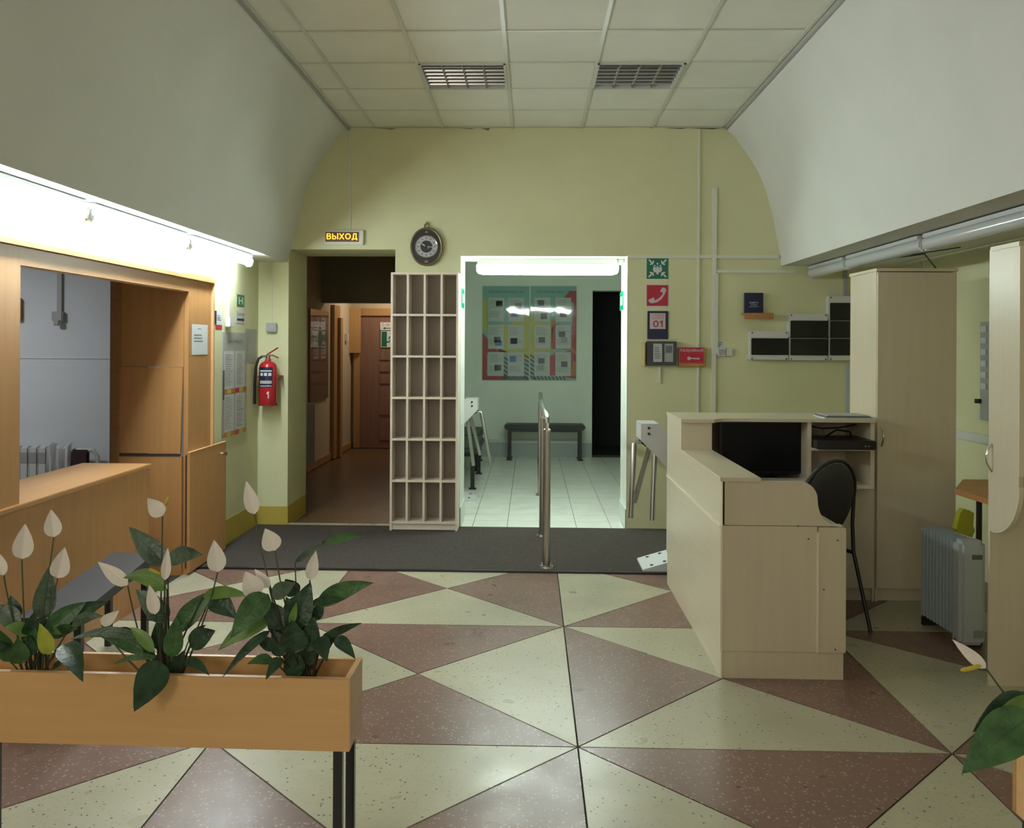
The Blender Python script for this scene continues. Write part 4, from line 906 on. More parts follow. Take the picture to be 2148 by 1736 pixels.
# ------------------------------------------------------------------ turnstiles and rail
def turnstile(cx, cy, sgn, lab):
    t = thing('turnstile', lab, 'turnstile', (cx, cy, .009 if sgn > 0 else 0)); z_ = .009 if sgn > 0 else 0
    # sgn +1: column to the right of the head
    X = lambda u: cx+sgn*u
    def prism(p, y0, y1): b = MB(); b.prism([(X(u), z) for u, z in p], 'y', y0, y1); return b
    prism([(-.225, .975), (-.225, 1.035), (-.10, 1.035), (.03, .87), (.03, .70), (-.01, .70), (-.225, .92)], cy-.14, cy+.14).build('head', 'turn', t)
    b = MB(); b.box(X(-.005), X(.09), cy-.12, cy+.12, z_, .86, .006); b.build('column', 'turn', t)
    b = prism([(-.21, z_), (-.21, z_+.012), (.0, z_+.075), (.10, z_+.075), (.10, z_)], cy-.17, cy+.17); b.build('foot_plate', 'turnw', t)
    for u, v in ((-.14, -.12), (-.05, -.12), (-.14, .12), (-.05, .12)):
        b = MB(); b.lathe([(0, .006), (.014, .006), (.014, 0)], (X(u), cy+v, z_+.03+(u+.14)*.3), 10, sx=1); b.build('bolt_cap', 'black', t)
    for dz in (0, .04):
        b = MB(); b.tube([(X(-.17), cy-.141, .985+dz-.02), (X(-.17), cy-.148, .985+dz-.02)], .009, 10); b.build('indicator', 'black', t)
    b = MB(); b.tube([(X(-.17), cy-.02, .92), (X(-.20), cy-.02, .88)], [.05, .038], 14); hub = b.build('hub', 'black', t)
    b = MB(); b.tube([(X(-.19), cy-.04, .89), (X(-.255), cy-.05, .90), (X(-.262), cy-.05, .88), (X(-.285 if sgn > 0 else -.36), cy-.06, .36)], [.012, .012, .019, .019], 12); b.build('arm', 'steel', t)
    b = MB(); b.tube([(X(-.14), cy+.04, .86), (X(-.24), cy+.12, .44)], .019, 12); b.build('arm', 'steel', t)
    b = MB(); b.tube([(X(-.12), cy-.08, .84), (X(-.145 if sgn > 0 else -.19), cy-.14, .36)], .019, 12); b.build('arm', 'steel', t)
    return t
turnstile(1.0, 6.40, 1, 'grey tripod turnstile beside the reception desk')
turnstile(-.76, 9.12, -1, 'grey tripod turnstile in the tiled hall left of the rail')
t = thing('steel_rail', 'brushed steel post-and-rail barrier between the turnstiles', 'railing', (.11, 7.8, .009))
posts = [(.118, 6.32, .985, .027), (.10, 7.36, .985, .023), (.105, 9.40, 1.0, .023)]
for (x, y, h, r) in posts:
    z_ = .009 if y < W else 0
    b = MB(); b.tube([(x, y, z_), (x, y, h)], r, 18); p = b.build('post', 'steel', t)
    b = MB(); b.lathe([(r*1.05, .012), (r*1.9, .010), (r*2.0, 0), (0, 0)], (x, y, z_), 20)
    for k in range(4): a = k*math.pi/2+.8; b.lathe([(.006, 0), (.006, .02), (0, .022)], (x+r*1.6*math.cos(a), y+r*1.6*math.sin(a), z_), 8)
    b.build('flange', 'steel', p)
    b = MB(); b.lathe([(r+.002, -.012), (r+.002, .0), (r*.6, .006), (r*.6, .06), (0, .06)], (x, y, h), 16); b.build('post_cap', 'chrome', p)
b = MB(); b.tube([(.118, 6.32, 1.03), (.118, 6.32, 1.06), (.116, 6.36, 1.08), (.10, 7.36, 1.075), (.105, 9.36, 1.07), (.105, 9.40, 1.06), (.105, 9.40, .98)], .019, 14); b.build('handrail', 'steel', t)

# ------------------------------------------------------------------ reception desk
DX, DY = .915, 4.28; DR = 1.50
t = thing('reception_desk', 'pale maple laminate reception desk with stepped front and curved end', 'desk', (DX, DY, 0))
# front (left) face: lower and upper panels
MB().box(DX, DX+.018, DY+.02, 5.95, 0, .715).build('front_panel', 'maple_h', t)
MB().box(DX-.010, DX+.018, DY+.0, 5.95, .715, .725).build('trim_strip', 'edge', t)
MB().box(DX-.004, DX+.014, DY+.0, 5.40, .725, .935).build('upper_front_panel', 'maple_h', t)
MB().box(DX-.004, DX+.014, 5.40, 5.95, .725, 1.118).build('upper_front_panel', 'maple_h', t)
MB().box(DX-.008, DX+.185, DY-.008, 5.405, .935, .955, .002).build('low_ledge', 'maple_h', t)
MB().box(DX+.014, DX+.18, 5.40, 5.415, .955, 1.118).build('riser_panel', 'maple', t)
MB().box(DX+.165, DX+.18, 5.415, 5.95, .74, 1.118).build('divider', 'maple', t)
MB().box(DX+.165, DX+.18, DY+.02, 5.40, .74, .935).build('inner_panel', 'maple_h', t)
# high top across the back with rounded nose
b = MB(); x_ = DX+.18
b.prism([(DX-.008, 5.38), (DX+.19, 5.38), (DX+.215, 5.42), (DX+.25, 5.46), (DX+.32, 5.475), (2.10, 5.475), (2.10, 5.95), (DX-.008, 5.95)], 'z', 1.120, 1.140)
b.build('high_top', 'maple_h', t)
# near end panel: S curve
P = [(DX, .727), (DX, .938), (DX+.37, .938)]
for k in range(1, 9):
    a = k/8; P.append((DX+.37+.085*math.sin(a*math.pi/2), .938-.085*(1-math.cos(a*math.pi/2))))
for k in range(1, 9):
    a = k/8; P.append((DX+.455+.075*(1-math.cos(a*math.pi/2)), .853-.118*math.sin(a*math.pi/2)))
P += [(DX+.565, .735), (DR-.006, .727)]
b = MB(); b.prism(P, 'y', DY, DY+.018); b.build('curved_end_panel', 'maple', t)
MB().box(DX-.005, DR-.135, DY-.012, DY+.006, .13, .725).build('end_panel', 'maple', t)
MB().box(DR-.13, DR, DY-.020, DY+.006, .13, .722, .003).build('end_panel', 'maple', t)
MB().box(DR-.137, DR-.129, DY-.024, DY, .13, .70).build('edge_strip', 'edge', t)
MB().box(DX-.001, DR-.008, DY-.008, DY+.012, 0, .128).build('plinth', 'maple', t)
MB().box(DX-.003, DX+.004, DY-.014, DY+.0, .0, .935).build('edge_strip', 'edge', t)
MB().box(DX-.010, DX-.006, DY-.008, 5.405, .953, .957).build('edge_strip', 'edge', t)
MB().box(DX-.010, DX-.006, 5.38, 5.95, 1.138, 1.142).build('edge_strip', 'edge', t)
for (px, py) in ((1696, 1130), (1757, 1133), (1728, 1236), (1752, 1362), (1674, 1103)):
    c = onY(px, py, DY-.021); b = MB(); b.tube([c, c-YA*.002], .004, 8); b.build('screw', 'hinge', t)
# worktop and back wing
b = MB(); b.prism([(DX+.18, DY+.02), (1.44, DY+.02), (1.44, 5.17), (1.80, 5.17), (1.80, 5.49), (2.10, 5.49), (2.10, 5.95), (DX+.18, 5.95)], 'z', .715, .738); b.build('worktop', 'maple_h', t)
MB().box(DR-.018, DR, DY+.02, 4.7, 0, .715).build('inner_side_panel', 'maple', t)
dv = onY(1697, 900, 5.50).x
MB().box(dv-.012, dv+.012, 5.49, 5.93, .738, 1.12).build('divider', 'maple', t)
MB().box(2.075, 2.10, 5.49, 5.93, .738, 1.12).build('divider', 'maple', t)
MB().box(DX+.18, 2.10, 5.93, 5.95, .0, 1.12).build('back_panel', 'maple', t)
zs = onY(1750, 939, 5.49).z
MB().box(dv+.012, 2.075, 5.48, 5.93, zs-.016, zs).build('niche_shelf', 'edge', t)
# monitor
a, c = onY(1510, 880, 5.62), onY(1690, 974, 5.62)
t = thing('monitor', 'black switched-off monitor in the desk niche', 'monitor', ((a.x+c.x)/2, 5.65, .738))
MB().box(a.x, c.x, 5.62, 5.66, .785, 1.112, .006).build('case', 'black', t)
MB().box(a.x+.015, c.x-.015, 5.617, 5.622, .80, 1.10).build('screen', 'screen', t)
b = MB(); b.box((a.x+c.x)/2-.03, (a.x+c.x)/2+.03, 5.66, 5.70, .74, .95, .004); b.box((a.x+c.x)/2-.12, (a.x+c.x)/2+.12, 5.60, 5.80, .738, .75, .004); b.build('stand', 'black', t)
# white roll / tray and papers before it
b = MB(); a, c = onZ(1566, 982, .75), onZ(1698, 985, .75)
b.box(1.38, 1.77, 5.36, 5.52, .738, .775, .012); t_ = single(b, 'keyboard', 'white', 'white keyboard lying before the black monitor', 'keyboard')
t = thing('paper_sheets', 'loose white paper sheets on the desk before the keyboard', 'papers', (1.6, 5.26, .738))
b = MB(); b.box(1.40, 1.62, 5.19, 5.34, .7385, .7395); b.build('sheet', 'paper', t); b = MB(); b.box(1.63, 1.83, 5.20, 5.34, .7385, .7395); b.build('sheet', 'paper', t)
# recorder on the niche shelf
t = thing('video_recorder', 'dark red-black recorder box on the niche shelf', 'recorder', (1.95, 5.6, zs))
MB().box(dv+.012+.005, 2.07, 5.38, 5.72, zs+.0005, zs+.055, .006).build('case', 'black', t)
for q in (0, .02): MB().box(2.0+q, 2.008+q, 5.378, 5.381, zs+.02, zs+.026).build('indicator_lamp', 'pr_pk', t)
b = MB(); b.tube([(dv+.02, 5.6, 1.09), (dv+.12, 5.62, 1.07), (dv+.22, 5.62, 1.075), (2.03, 5.62, 1.095)], .005, 6); b.tube([(dv+.12, 5.62, 1.07), (dv+.13, 5.62, 1.02), (dv+.125, 5.6, .99)], .005, 6); b.tube([(dv+.14, 5.62, zs+.055), (dv+.2, 5.6, zs+.1), (dv+.28, 5.6, zs+.09), (dv+.3, 5.6, zs+.055)], .006, 6)
single(b, 'cable_tangle', 'black', 'black cables looping above the recorder in the niche', 'cable')
# papers on the high top
t = thing('magazine_stack', 'flat stack of papers on the high desk top beside the tall cabinet', 'papers', (1.98, 5.6, 1.14))
for k in range(3): MB().box(1.80+.012*k, 2.095-.008*k, 5.50+.01*k, 5.72, 1.1405+.007*k, 1.146+.007*k).build('paper_sheet', ['paper', 'ink', 'paperg'][k], t)

# tall cabinet
t = thing('tall_cabinet', 'tall maple cabinet with one door behind the reception desk', 'cabinet', (2.39, 5.82, 0))
MB().box(2.148, 2.166, 5.60, 6.05, 0, 2.05).build('side_panel', 'maple', t); MB().box(2.616, 2.634, 5.60, 6.05, 0, 2.05).build('side_panel', 'maple', t)
MB().box(2.166, 2.616, 6.03, 6.05, 0, 2.05).build('back_panel', 'maple', t)
MB().box(2.140, 2.640, 5.58, 6.055, 2.05, 2.07, .002).build('top', 'maple', t)
MB().box(2.166, 2.616, 5.60, 6.03, .085, .10).build('bottom', 'maple', t)
MB().box(2.166, 2.616, 5.625, 5.645, 0, .085).build('plinth', 'maple', t)
d = MB().box(2.15, 2.632, 5.580, 5.599, .085, 2.045, .001).build('door', 'maple', t)
def bow_handle(parent, p, z0, z1, out):
    b = MB(); n = 8; b.tube([Vector(p)+Vector(out)*math.sin(math.pi*k/n)+ZA*(z0+(z1-z0)*k/n) for k in range(n+1)], .005, 8); b.build('handle', 'chrome', parent)
zh = onY(1848, 915, 5.58).z; xh = onY(1849, 915, 5.58).x
bow_handle(d, (xh, 5.58, 0), zh-.06, zh+.06, (0, -.03, 0))
# low cabinet beside it
t = thing('low_cabinet', 'low maple cabinet with plain door left of the tall cabinet', 'cabinet', (1.98, 5.75, 0))
MB().box(1.80, 1.816, 5.60, 5.92, 0, .70).build('side_panel', 'maple', t); MB().box(2.128, 2.144, 5.60, 5.92, 0, .70).build('side_panel', 'maple', t)
MB().box(1.816, 2.128, 5.62, 5.64, 0, .085).build('plinth', 'maple', t)
MB().box(1.802, 2.130, 5.582, 5.599, .085, .700, .001).build('door', 'maple', t)
# ------------------------------------------------------------------ visitor chair (seen from behind)
t = thing('black_chair', 'black chair with oval padded back behind the reception desk', 'chair', (1.515, 5.20, 0))
CT = Matrix.Translation((1.555, 5.20, 0)) @ Matrix.Rotation(math.radians(27), 4, 'Z')
# local frame: chair faces +y (towards the desk), back at y = -.20
def cm(): b = MB(); b.T = CT; return b
b = cm(); pts = []; n = 26
vs = []; 
for (s_, dy) in ((.0, -.03), (.5, -.035), (.85, -.028), (1.0, -.008), (1.0, .008), (.85, .022), (.5, .02), (0, .016)):
    for k in range(n):
        a = 2*math.pi*k/n; x, z = .185*s_*math.cos(a), .725+.215*s_*math.sin(a)
        vs.append((x, -.235-(z-.735)*.22+dy+.35*x*x, z))
b.add(vs, [(r_*n+k, r_*n+(k+1) % n, (r_+1)*n+(k+1) % n, (r_+1)*n+k) for r_ in range(7) for k in range(n)], True); b.build('backrest', 'vinyl', t)
b = cm(); b.lathe([(0, .0), (.19, .0), (.215, .015), (.215, .045), (.18, .062), (0, .066)], (0, .02, .43), 28, sy=.98); b.build('seat', 'vinyl', t)
b = cm()
arc = []
for k in range(0, 13):
    a = math.pi*k/12; x, z = .198*math.cos(a), .735+.220*math.sin(a); arc.append((x, -.235-(z-.735)*.22+.35*x*x, z))
L0 = [(.205, -.34, 0), (.20, -.22, .42), (.196, -.215, .58)]
path = L0+arc+[(-p[0], p[1], p[2]) for p in L0[::-1]]
b.tube(path, .011, 10); b.build('back_frame', 'blackm', t)
for sg in (-1, 1):
    b = cm(); b.tube([(sg*.205, .25, .0), (sg*.19, .20, .40), (sg*.18, .10, .425), (sg*.19, -.22, .42)], .011, 10); b.build('leg', 'blackm', t)
# ------------------------------------------------------------------ oil radiator
t = thing('oil_heater', 'pale blue oil-filled radiator standing before the tall cabinet', 'heater', (2.3, 4.98, 0))
HT = Matrix.Translation((2.325, 4.76, 0)) @ Matrix.Rotation(math.radians(3), 4, 'Z')
def hm(): b = MB(); b.T = HT; return b
for k in range(9):
    y = .085+.036*k; b = hm(); b.box(-.066, .066, y-.006, y+.006, .05, .555, .005); b.box(-.045, .045, y-.018, y+.018, .09, .12, .006); b.box(-.045, .045, y-.018, y+.018, .50, .53, .006); b.build('fin', 'heater', t)
b = hm(); b.box(-.070, .070, -.03, .070, .015, .565, .02); p = b.build('control_panel', 'heaterl', t)
b = hm(); b.box(-.01, .045, -.034, -.028, .47, .495, .002); b.build('badge', 'ink', p)
b = hm(); b.box(.0, .05, -.034, -.028, .06, .10, .002); b.build('switch', 'greyp', p)
b = hm(); b.box(-.062, .062, .395, .42, .04, .555, .01); b.build('rear_panel', 'heater', t)
for y in (.02, .38):
    b = hm(); b.box(-.07, .07, y-.012, y+.012, 0, .052, .004); b.build('foot', 'blackm', t)

# yellow bag lying on the heater
c = onY(2022, 1095, 5.15)
b = MB(); n = 7; vs = []
import math as _m
ol = [(2007, 1116), (2000, 1108), (2010, 1072), (2016, 1066), (2028, 1068), (2038, 1074), (2036, 1100), (2040, 1110), (2034, 1125)]
pl_ = [onY(px, py, 5.15) for px, py in ol]
b.prism([(p.x, max(p.z, .50)) for p in pl_], 'y', 5.12, 5.17)
single(b, 'yellow_bag', 'bag', 'yellow plastic bag standing on the pale blue heater', 'bag')
# wall table right
TZ = .79
t = thing('wall_table', 'small orange-topped table with cut corner against the right wall', 'table', (2.7, 4.9, 0))
pp = [onZ(2003, 1025, TZ), onZ(2020, 1005, TZ)]
b = MB(); b.prism([(pp[0].x, pp[0].y), (pp[1].x, pp[1].y), (3.06, pp[1].y), (3.06, 4.45), (2.50, 4.45), (pp[0].x+.02, pp[0].y-.35)], 'z', TZ-.03, TZ); b.build('tabletop', 'pine', t)
for (x, y) in ((2.60, 4.95), (2.66, 5.35), (3.0, 5.4), (3.0, 4.6)):
    b = MB(); b.box(x-.012, x+.012, y-.012, y+.012, 0, TZ-.03); b.build('leg', 'blackm', t)
# key tags strip on the right wall
a, c = onX(2064, 675, XR), onX(2064, 880, XR)
t = thing('hook_rail', 'narrow grey rail with numbered tags on the right wall beside the right cabinet', 'rail', (XR, a.y, c.z))
MB().box(XR-.015, XR, a.y-.12, a.y+.02, c.z, a.z, .002).build('rail', 'greyp', t)
for k in range(6):
    z = a.z-.05-(a.z-c.z-.2)*k/6; MB().box(XR-.022, XR-.013, a.y-.07, a.y+.0, z-.02, z+.02, .002).build('tag', 'paper', t)
b = MB(); b.lathe([(0, -.01), (.02, -.01), (.02, .02), (0, .02)], (XR-.03, a.y+.02, c.z+.12), 10); b.build('hook', 'black', t)
single(MB().box(XR-.02, XR, 4.6, W-.02, .93, .99, .003), 'wall_duct', 'white', 'white horizontal duct low on the right wall', 'cable duct')
# duct on wall behind tall cabinet top
c = onX(1931, 548, XR)
single(MB().box(XR-.02, XR, c.y-.02, c.y+.03, 1.5, 2.26, .002), 'wall_duct', 'ductp', 'vertical duct on the right wall above the tall cabinet', 'cable duct')

# ------------------------------------------------------------------ right narrow cabinet
RX_, RY_ = 2.150, 4.225; ytn = onX(2139, 700, RX_).y; zt_ = onY(2071, 528, RY_).z
zlow = onY(2073, 1112, RY_).z; zr = onX(2139, 1000, RX_).z
t = thing('end_cabinet', 'narrow maple cabinet end with rounded side panel at the right edge', 'cabinet', (RX_+.2, RY_, 0))
dpt = RY_-ytn
P = [(RY_, zlow), (RY_, zt_), (ytn, zt_)]
for k in range(0, 11):
    a = k/10*math.pi/2; P.append((ytn+dpt*.95*(1-math.cos(a)), zlow+.24*(1-math.sin(a))))
b = MB(); b.prism(P, 'x', RX_, RX_+.018); sd = b.build('side_panel', 'maple', t)
b = MB(); b.prism([(p[0]-.002 if p[0] < RY_-.001 else p[0], p[1]) for p in P[3:]]+[(p[0]-.006, p[1]-.003) for p in P[3:][::-1]], 'x', RX_-.001, RX_+.019); b.build('edge_strip', 'edge', t)
MB().box(RX_-.002, RX_+.02, ytn-.004, ytn+.0, zr, zt_).build('edge_strip', 'edge', t)
MB().box(RX_-.004, RX_+.40, ytn, RY_, zt_, zt_+.022, .002).build('top', 'maple', t)
MB().box(RX_+.002, RX_+.42, RY_, RY_+.018, 0, zt_+.01).build('back_panel', 'maple', t)
zh = onX(2075, 958, RX_).z
bow_handle(sd, (RX_, RY_-.02, 0), zh-.065, zh+.065, (-.028, 0, 0))

# ------------------------------------------------------------------ black bench by the counter
q = [onZ(90, 1232, .46), onZ(237, 1158, .46), onZ(325, 1160, .46), onZ(196, 1264, .46)]
q[0] = Vector((-2.27, 3.55, .46)); q[1].x = max(q[1].x, -2.29)
t = thing('counter_bench', 'black padded bench standing before the beech counter, half behind the plants', 'bench', (-2.1, 4.2, 0))
b = MB(); f = Vector((q[3].x+.0, q[3].y, .46)); dirv = (f-q[2]).normalized(); nr = q[2]+dirv*1.15; nl = q[1]+dirv*1.15; nl.x = max(nl.x, -2.30)
b.prism([(v.x, v.y) for v in (nl, nr, q[2], q[1])], 'z', .415, .46); b.build('seat', 'vinyl', t)
for (u, v) in ((.08, .1), (.92, .1), (.08, .9), (.92, .9)):
    pt = (nl*(1-u)+nr*u)*(1-v)+(q[1]*(1-u)+q[2]*u)*v
    b = MB(); b.box(pt.x-.015, pt.x+.015, pt.y-.015, pt.y+.015, 0, .415); b.build('leg', 'blackm', t)

# ------------------------------------------------------------------ planters
def planter(name, lab, T, L, D_, z0, z1, legs):
    # local: x along length 0..L (towards -x from right end), y depth 0..D_
    t = thing(name, lab, 'planter', T.translation)
    def pb(): b = MB(); b.T = T; return b
    th = .016
    pb().box(-L, 0, 0, th, z0, z1, .001).build('front_board', 'beech_h', t)
    pb().box(-L, -th, D_-th, D_, z0, z1, .001).build('back_board', 'beech_h', t)
    pb().box(-th, 0, th, D_, z0, z1, .001).build('end_board', 'beech_y', t); pb().box(-L, -L+th, th, D_-th, z0, z1).build('end_board', 'beech_y', t)
    pb().box(-L+th, -th, th, D_-th, z0, z0+.015).build('bottom_board', 'beech_in', t)
    o = pb().box(-L+th, -th, th, D_-th, z0+.015, z1-.085).build('soil', 'soil', t)
    pb().box(-L, 0, -.0005, th, z1, z1+.0008).build('edge_strip', 'edge_b', t); pb().box(-th, .0, th, D_, z1, z1+.0008).build('edge_strip', 'edge_b', t)
    for (x, y) in legs: pb().box(x-.013, x+.013, y-.012, y+.012, 0, z0, .002).build('leg', 'blackm', t)
    return t
PZ1 = .63; PZ0 = .425
Rf = onZ(733, 1425, PZ1); Lf = onZ(0, 1408, PZ1); Rb = onZ(762, 1379, PZ1)
ang = math.atan2(Rf.y-Lf.y, Rf.x-Lf.x)
T1 = Matrix.Translation((Rf.x, Rf.y, 0)) @ Matrix.Rotation(ang, 4, 'Z')
PD = (Rb-Rf).length
planter('planter_box', 'long beech planter box on black legs in the left foreground', T1, 1.28, PD, PZ0, PZ1, [(-.035, .02), (-.03, PD-.02), (-1.065, .02), (-1.13, PD-.02)])
# right planter, mostly out of the picture
f0 = onZ(2120, 1700, .42)
T2 = Matrix.Translation((f0.x+.20, f0.y, 0)) @ Matrix.Rotation(math.radians(92), 4, 'Z')
planter('planter_box', 'second beech planter box just entering the picture at the lower right', T2, 1.2, .20, PZ0, PZ1, [(-.04, .02), (-.04, .18), (-1.1, .02), (-1.1, .18)])

LM = ['leaf1', 'leaf2', 'leaf3', 'leafg', 'leafy']
def leafmesh(B, Tp, wd, bend, mt, root=None, side=None, fold=.22, rev=False, twist=0, tipc=1.0):
    # blade from B to Tp, width wd (m), bend: sag/arch height, returns MB (material slots: blade, stem)
    b = MB(); B = Vector(B); Tp = Vector(Tp); d = Tp-B; L = d.length; u = d.normalized()
    view = (B+Tp)/2-Vector((0, 0, HC)); view.normalize()
    s_ = side if side else u.cross(view); s_.normalize(); n = s_.cross(u).normalized()
    if n.dot(view) > 0: n = -n
    K = 12; J = 6; vs = []
    arch = Vector((0, 0, 1)) if abs(u.z) < .75 else -n
    for i in range(K+1):
        t = i/K
        wv = math.sin(math.pi*min(1, t**.72))**.85*(1-.25*t) if 0 < t < 1 else 0
        wv *= wd/2*1.12
        c = B+d*t+arch*(4*bend*t*(1-t))
        tw = twist*t; ss = s_*math.cos(tw)+n*math.sin(tw); nn = n*math.cos(tw)-s_*math.sin(tw)
        for j in range(J+1):
            v = (j/J-.5)*2
            rip = .06*wd*math.sin(t*26+(j*1.7))*abs(v)
            vs.append(c+ss*v*wv+nn*(fold*abs(v)*wv+rip*.5) )
    fs = [(i*(J+1)+j, i*(J+1)+j+1, (i+1)*(J+1)+j+1, (i+1)*(J+1)+j) for i in range(K) for j in range(J)]
    b.cur = 0; b.add(vs, fs, True)
    # midrib
    b.tube([B+d*t+arch*(4*bend*t*(1-t))-n*.0002 for t in (0, .25, .5, .75, .93)], [.0016, .0014, .0011, .0008, .0003], 5)
    b.cur = 1
    if root is not None:
        R0 = Vector(root); mid = (R0+B)/2+Vector((0, 0, .02)); mid.x = R0.x*.45+B.x*.55
        P_ = []
        for k in range(9):
            t = k/8; P_.append(R0*(1-t)**2+mid*2*t*(1-t)+B*t*t)
        b.tube(P_, [.0032]*5+[.0026, .0022, .002, .0018], 6)
    return b
def leaf(parent, bp, tp, wpx, Yb, Yt, bend, mt, root, fold=.22, twist=0):
    B = onY(*bp, Yb); Tp = onY(*tp, Yt); wd = wpx*(Yb+Yt)/2/F
    return leafmesh(B, Tp, wd, bend, mt, root, fold=fold, twist=twist).build('leaf', [LM[mt], 'stem' if mt != 0 else 'stemd'], parent)
def flower(parent, base, tip, wpx, Y, root, fold=.5, sp='back', spx=None, bend=0, stalk=True, Yt=None):
    B = onY(*base, Y); Tp = onY(*tip, Yt or Y); wd = wpx*Y/F
    R0 = Vector(root); P_ = []; mid = Vector((B.x*.7+R0.x*.3, (B.y+R0.y)/2, (R0.z+B.z)/2))
    for k in range(11):
        t = k/10; P_.append(R0*(1-t)**2+mid*2*t*(1-t)+B*t*t)
    b = MB(); b.tube(P_, [.0028]*6+[.0022]*5, 7); st = b.build('flower_stalk', 'stem', parent)
    b = leafmesh(B, Tp, wd, bend, 0, fold=fold); b.build('spathe', ['spathe', 'stem'], st)
    u = (Tp-B).normalized(); vw = Vector((0, -1, 0))
    if spx: S0, S1 = onY(*spx[0], Y-.012), onY(*spx[1], Y-.02)
    else:
        S0 = B+vw*(.006 if sp == 'front' else -.01); S1 = B+(Tp-B)*.55+vw*(.012 if sp == 'front' else -.014)
    b = MB(); b.tube([S0, S0+(S1-S0)*.15, S0+(S1-S0)*.5, S0+(S1-S0)*.9, S1], [.0018, .0048, .0052, .0045, .0015], 10); b.build('spadix', 'spadix' if spx else 'spadixg', st)
Yc = 2.60
rA, rB, rC = onY(72, 1420, Yc), onY(348, 1430, Yc), onY(640, 1440, Yc)
for r in (rA, rB, rC): r.z = .545
def jit(r, a=.03): return Vector((r.x+random.uniform(-a, a), r.y+random.uniform(-.02, .02), r.z))
A = thing('peace_lily', 'white-flowering peace lily with a yellow leaf, leftmost in the planter', 'potted plant', rA, 'peace lilies in the long planter')
for a in [((88, 1300), (104, 1185), 44, 2.66, 2.66, 0, 3), ((104, 1372), (83, 1306), 32, 2.55, 2.52, 0, 4), ((45, 1392), (36, 1336), 38, 2.55, 2.52, 0, 1),
          ((132, 1352), (174, 1430), 50, 2.52, 2.40, .015, 0), ((150, 1312), (217, 1292), 24, 2.6, 2.6, .012, 3), ((95, 1328), (182, 1262), 40, 2.65, 2.7, .008, 1),
          ((125, 1312), (228, 1262), 34, 2.68, 2.75, .012, 0), ((38, 1318), (-10, 1270), 40, 2.6, 2.6, .012, 3), ((22, 1388), (-5, 1318), 34, 2.55, 2.5, .01, 1),
          ((34, 1300), (22, 1248), 30, 2.65, 2.66, 0, 0), ((58, 1344), (73, 1282), 32, 2.6, 2.6, 0, 0), ((55, 1366), (76, 1316), 30, 2.56, 2.55, 0, 1),
          ((110, 1402), (144, 1384), 12, 2.55, 2.52, .006, 0), ((60, 1330), (10, 1315), 28, 2.6, 2.57, .01, 2), ((110, 1335), (165, 1318), 26, 2.62, 2.6, .01, 1),
          ((85, 1350), (128, 1275), 30, 2.64, 2.68, .005, 0), ((95, 1330), (130, 1330), 22, 2.58, 2.55, .01, 1), ((20, 1345), (-12, 1370), 30, 2.55, 2.5, .012, 0),
          ((66, 1375), (60, 1330), 26, 2.56, 2.54, 0, 0), ((78, 1350), (92, 1290), 30, 2.66, 2.68, 0, 1)]:
    leaf(A, *a[:6], a[6] if 0 else a[6], root=jit(rA)) if 0 else leaf(A, a[0], a[1], a[2], a[3], a[4], a[5], a[6], jit(rA))
flower(A, (46, 1172), (53, 1098), 40, 2.6, jit(rA), fold=.45)
flower(A, (113, 1126), (107, 1068), 34, 2.66, jit(rA))
flower(A, (121, 1212), (136, 1147), 38, 2.62, jit(rA))
flower(A, (8, 1206), (-14, 1150), 26, 2.6, jit(rA))
Bp = thing('peace_lily', 'peace lily with curled white flowers and yellow spadices, middle of the planter', 'potted plant', rB, 'peace lilies in the long planter')
for a in [((338, 1386), (281, 1492), 66, 2.50, 2.38, 0, 0), ((346, 1185), (270, 1104), 46, 2.62, 2.6, .012, 3), ((352, 1178), (427, 1164), 36, 2.62, 2.6, .014, 3), ((350, 1236), (258, 1212), 36, 2.58, 2.55, .022, 2),
          ((345, 1305), (285, 1236), 42, 2.6, 2.6, .01, 3), ((292, 1335), (145, 1342), 22, 2.58, 2.52, .018, 3), ((302, 1368), (212, 1336), 32, 2.6, 2.62, .012, 1), ((322, 1368), (272, 1316), 24, 2.56, 2.56, .012, 2),
          ((360, 1378), (370, 1292), 40, 2.56, 2.55, 0, 1), ((398, 1356), (452, 1322), 42, 2.58, 2.58, .008, 0), ((368, 1325), (450, 1238), 42, 2.62, 2.66, .01, 1), ((425, 1250), (525, 1250), 26, 2.64, 2.62, .012, 2),
          ((440, 1256), (498, 1298), 44, 2.66, 2.64, .01, 0), ((328, 1378), (237, 1393), 14, 2.56, 2.52, .010, 1), ((388, 1386), (440, 1417), 22, 2.55, 2.5, .012, 0), ((330, 1362), (334, 1292), 28, 2.6, 2.6, 0, 0),
          ((362, 1412), (388, 1362), 28, 2.56, 2.55, 0, 0), ((318, 1380), (300, 1340), 22, 2.6, 2.6, 0, 1), ((395, 1345), (432, 1310), 16, 2.6, 2.6, .006, 0), ((340, 1380), (350, 1330), 26, 2.62, 2.62, 0, 1), ((285, 1345), (235, 1322), 26, 2.64, 2.66, .01, 0), ((345, 1300), (352, 1262), 18, 2.62, 2.62, 0, 3), ((350, 1295), (305, 1300), 22, 2.6, 2.58, .006, 0)]:
    leaf(Bp, a[0], a[1], a[2], a[3], a[4], a[5], a[6], jit(rB))
flower(Bp, (341, 1082), (309, 1044), 34, 2.6, jit(rB), bend=.018, spx=((346, 1060), (354, 1042)))
flower(Bp, (346, 1216), (352, 1148), 20, 2.56, jit(rB), spx=((338, 1204), (312, 1193)))
flower(Bp, (268, 1227), (205, 1178), 30, 2.56, jit(rB), fold=.3)
flower(Bp, (326, 1288), (313, 1226), 26, 2.53, jit(rB), fold=.3)
flower(Bp, (213, 1310), (250, 1280), 24, 2.58, jit(rB), fold=.3)
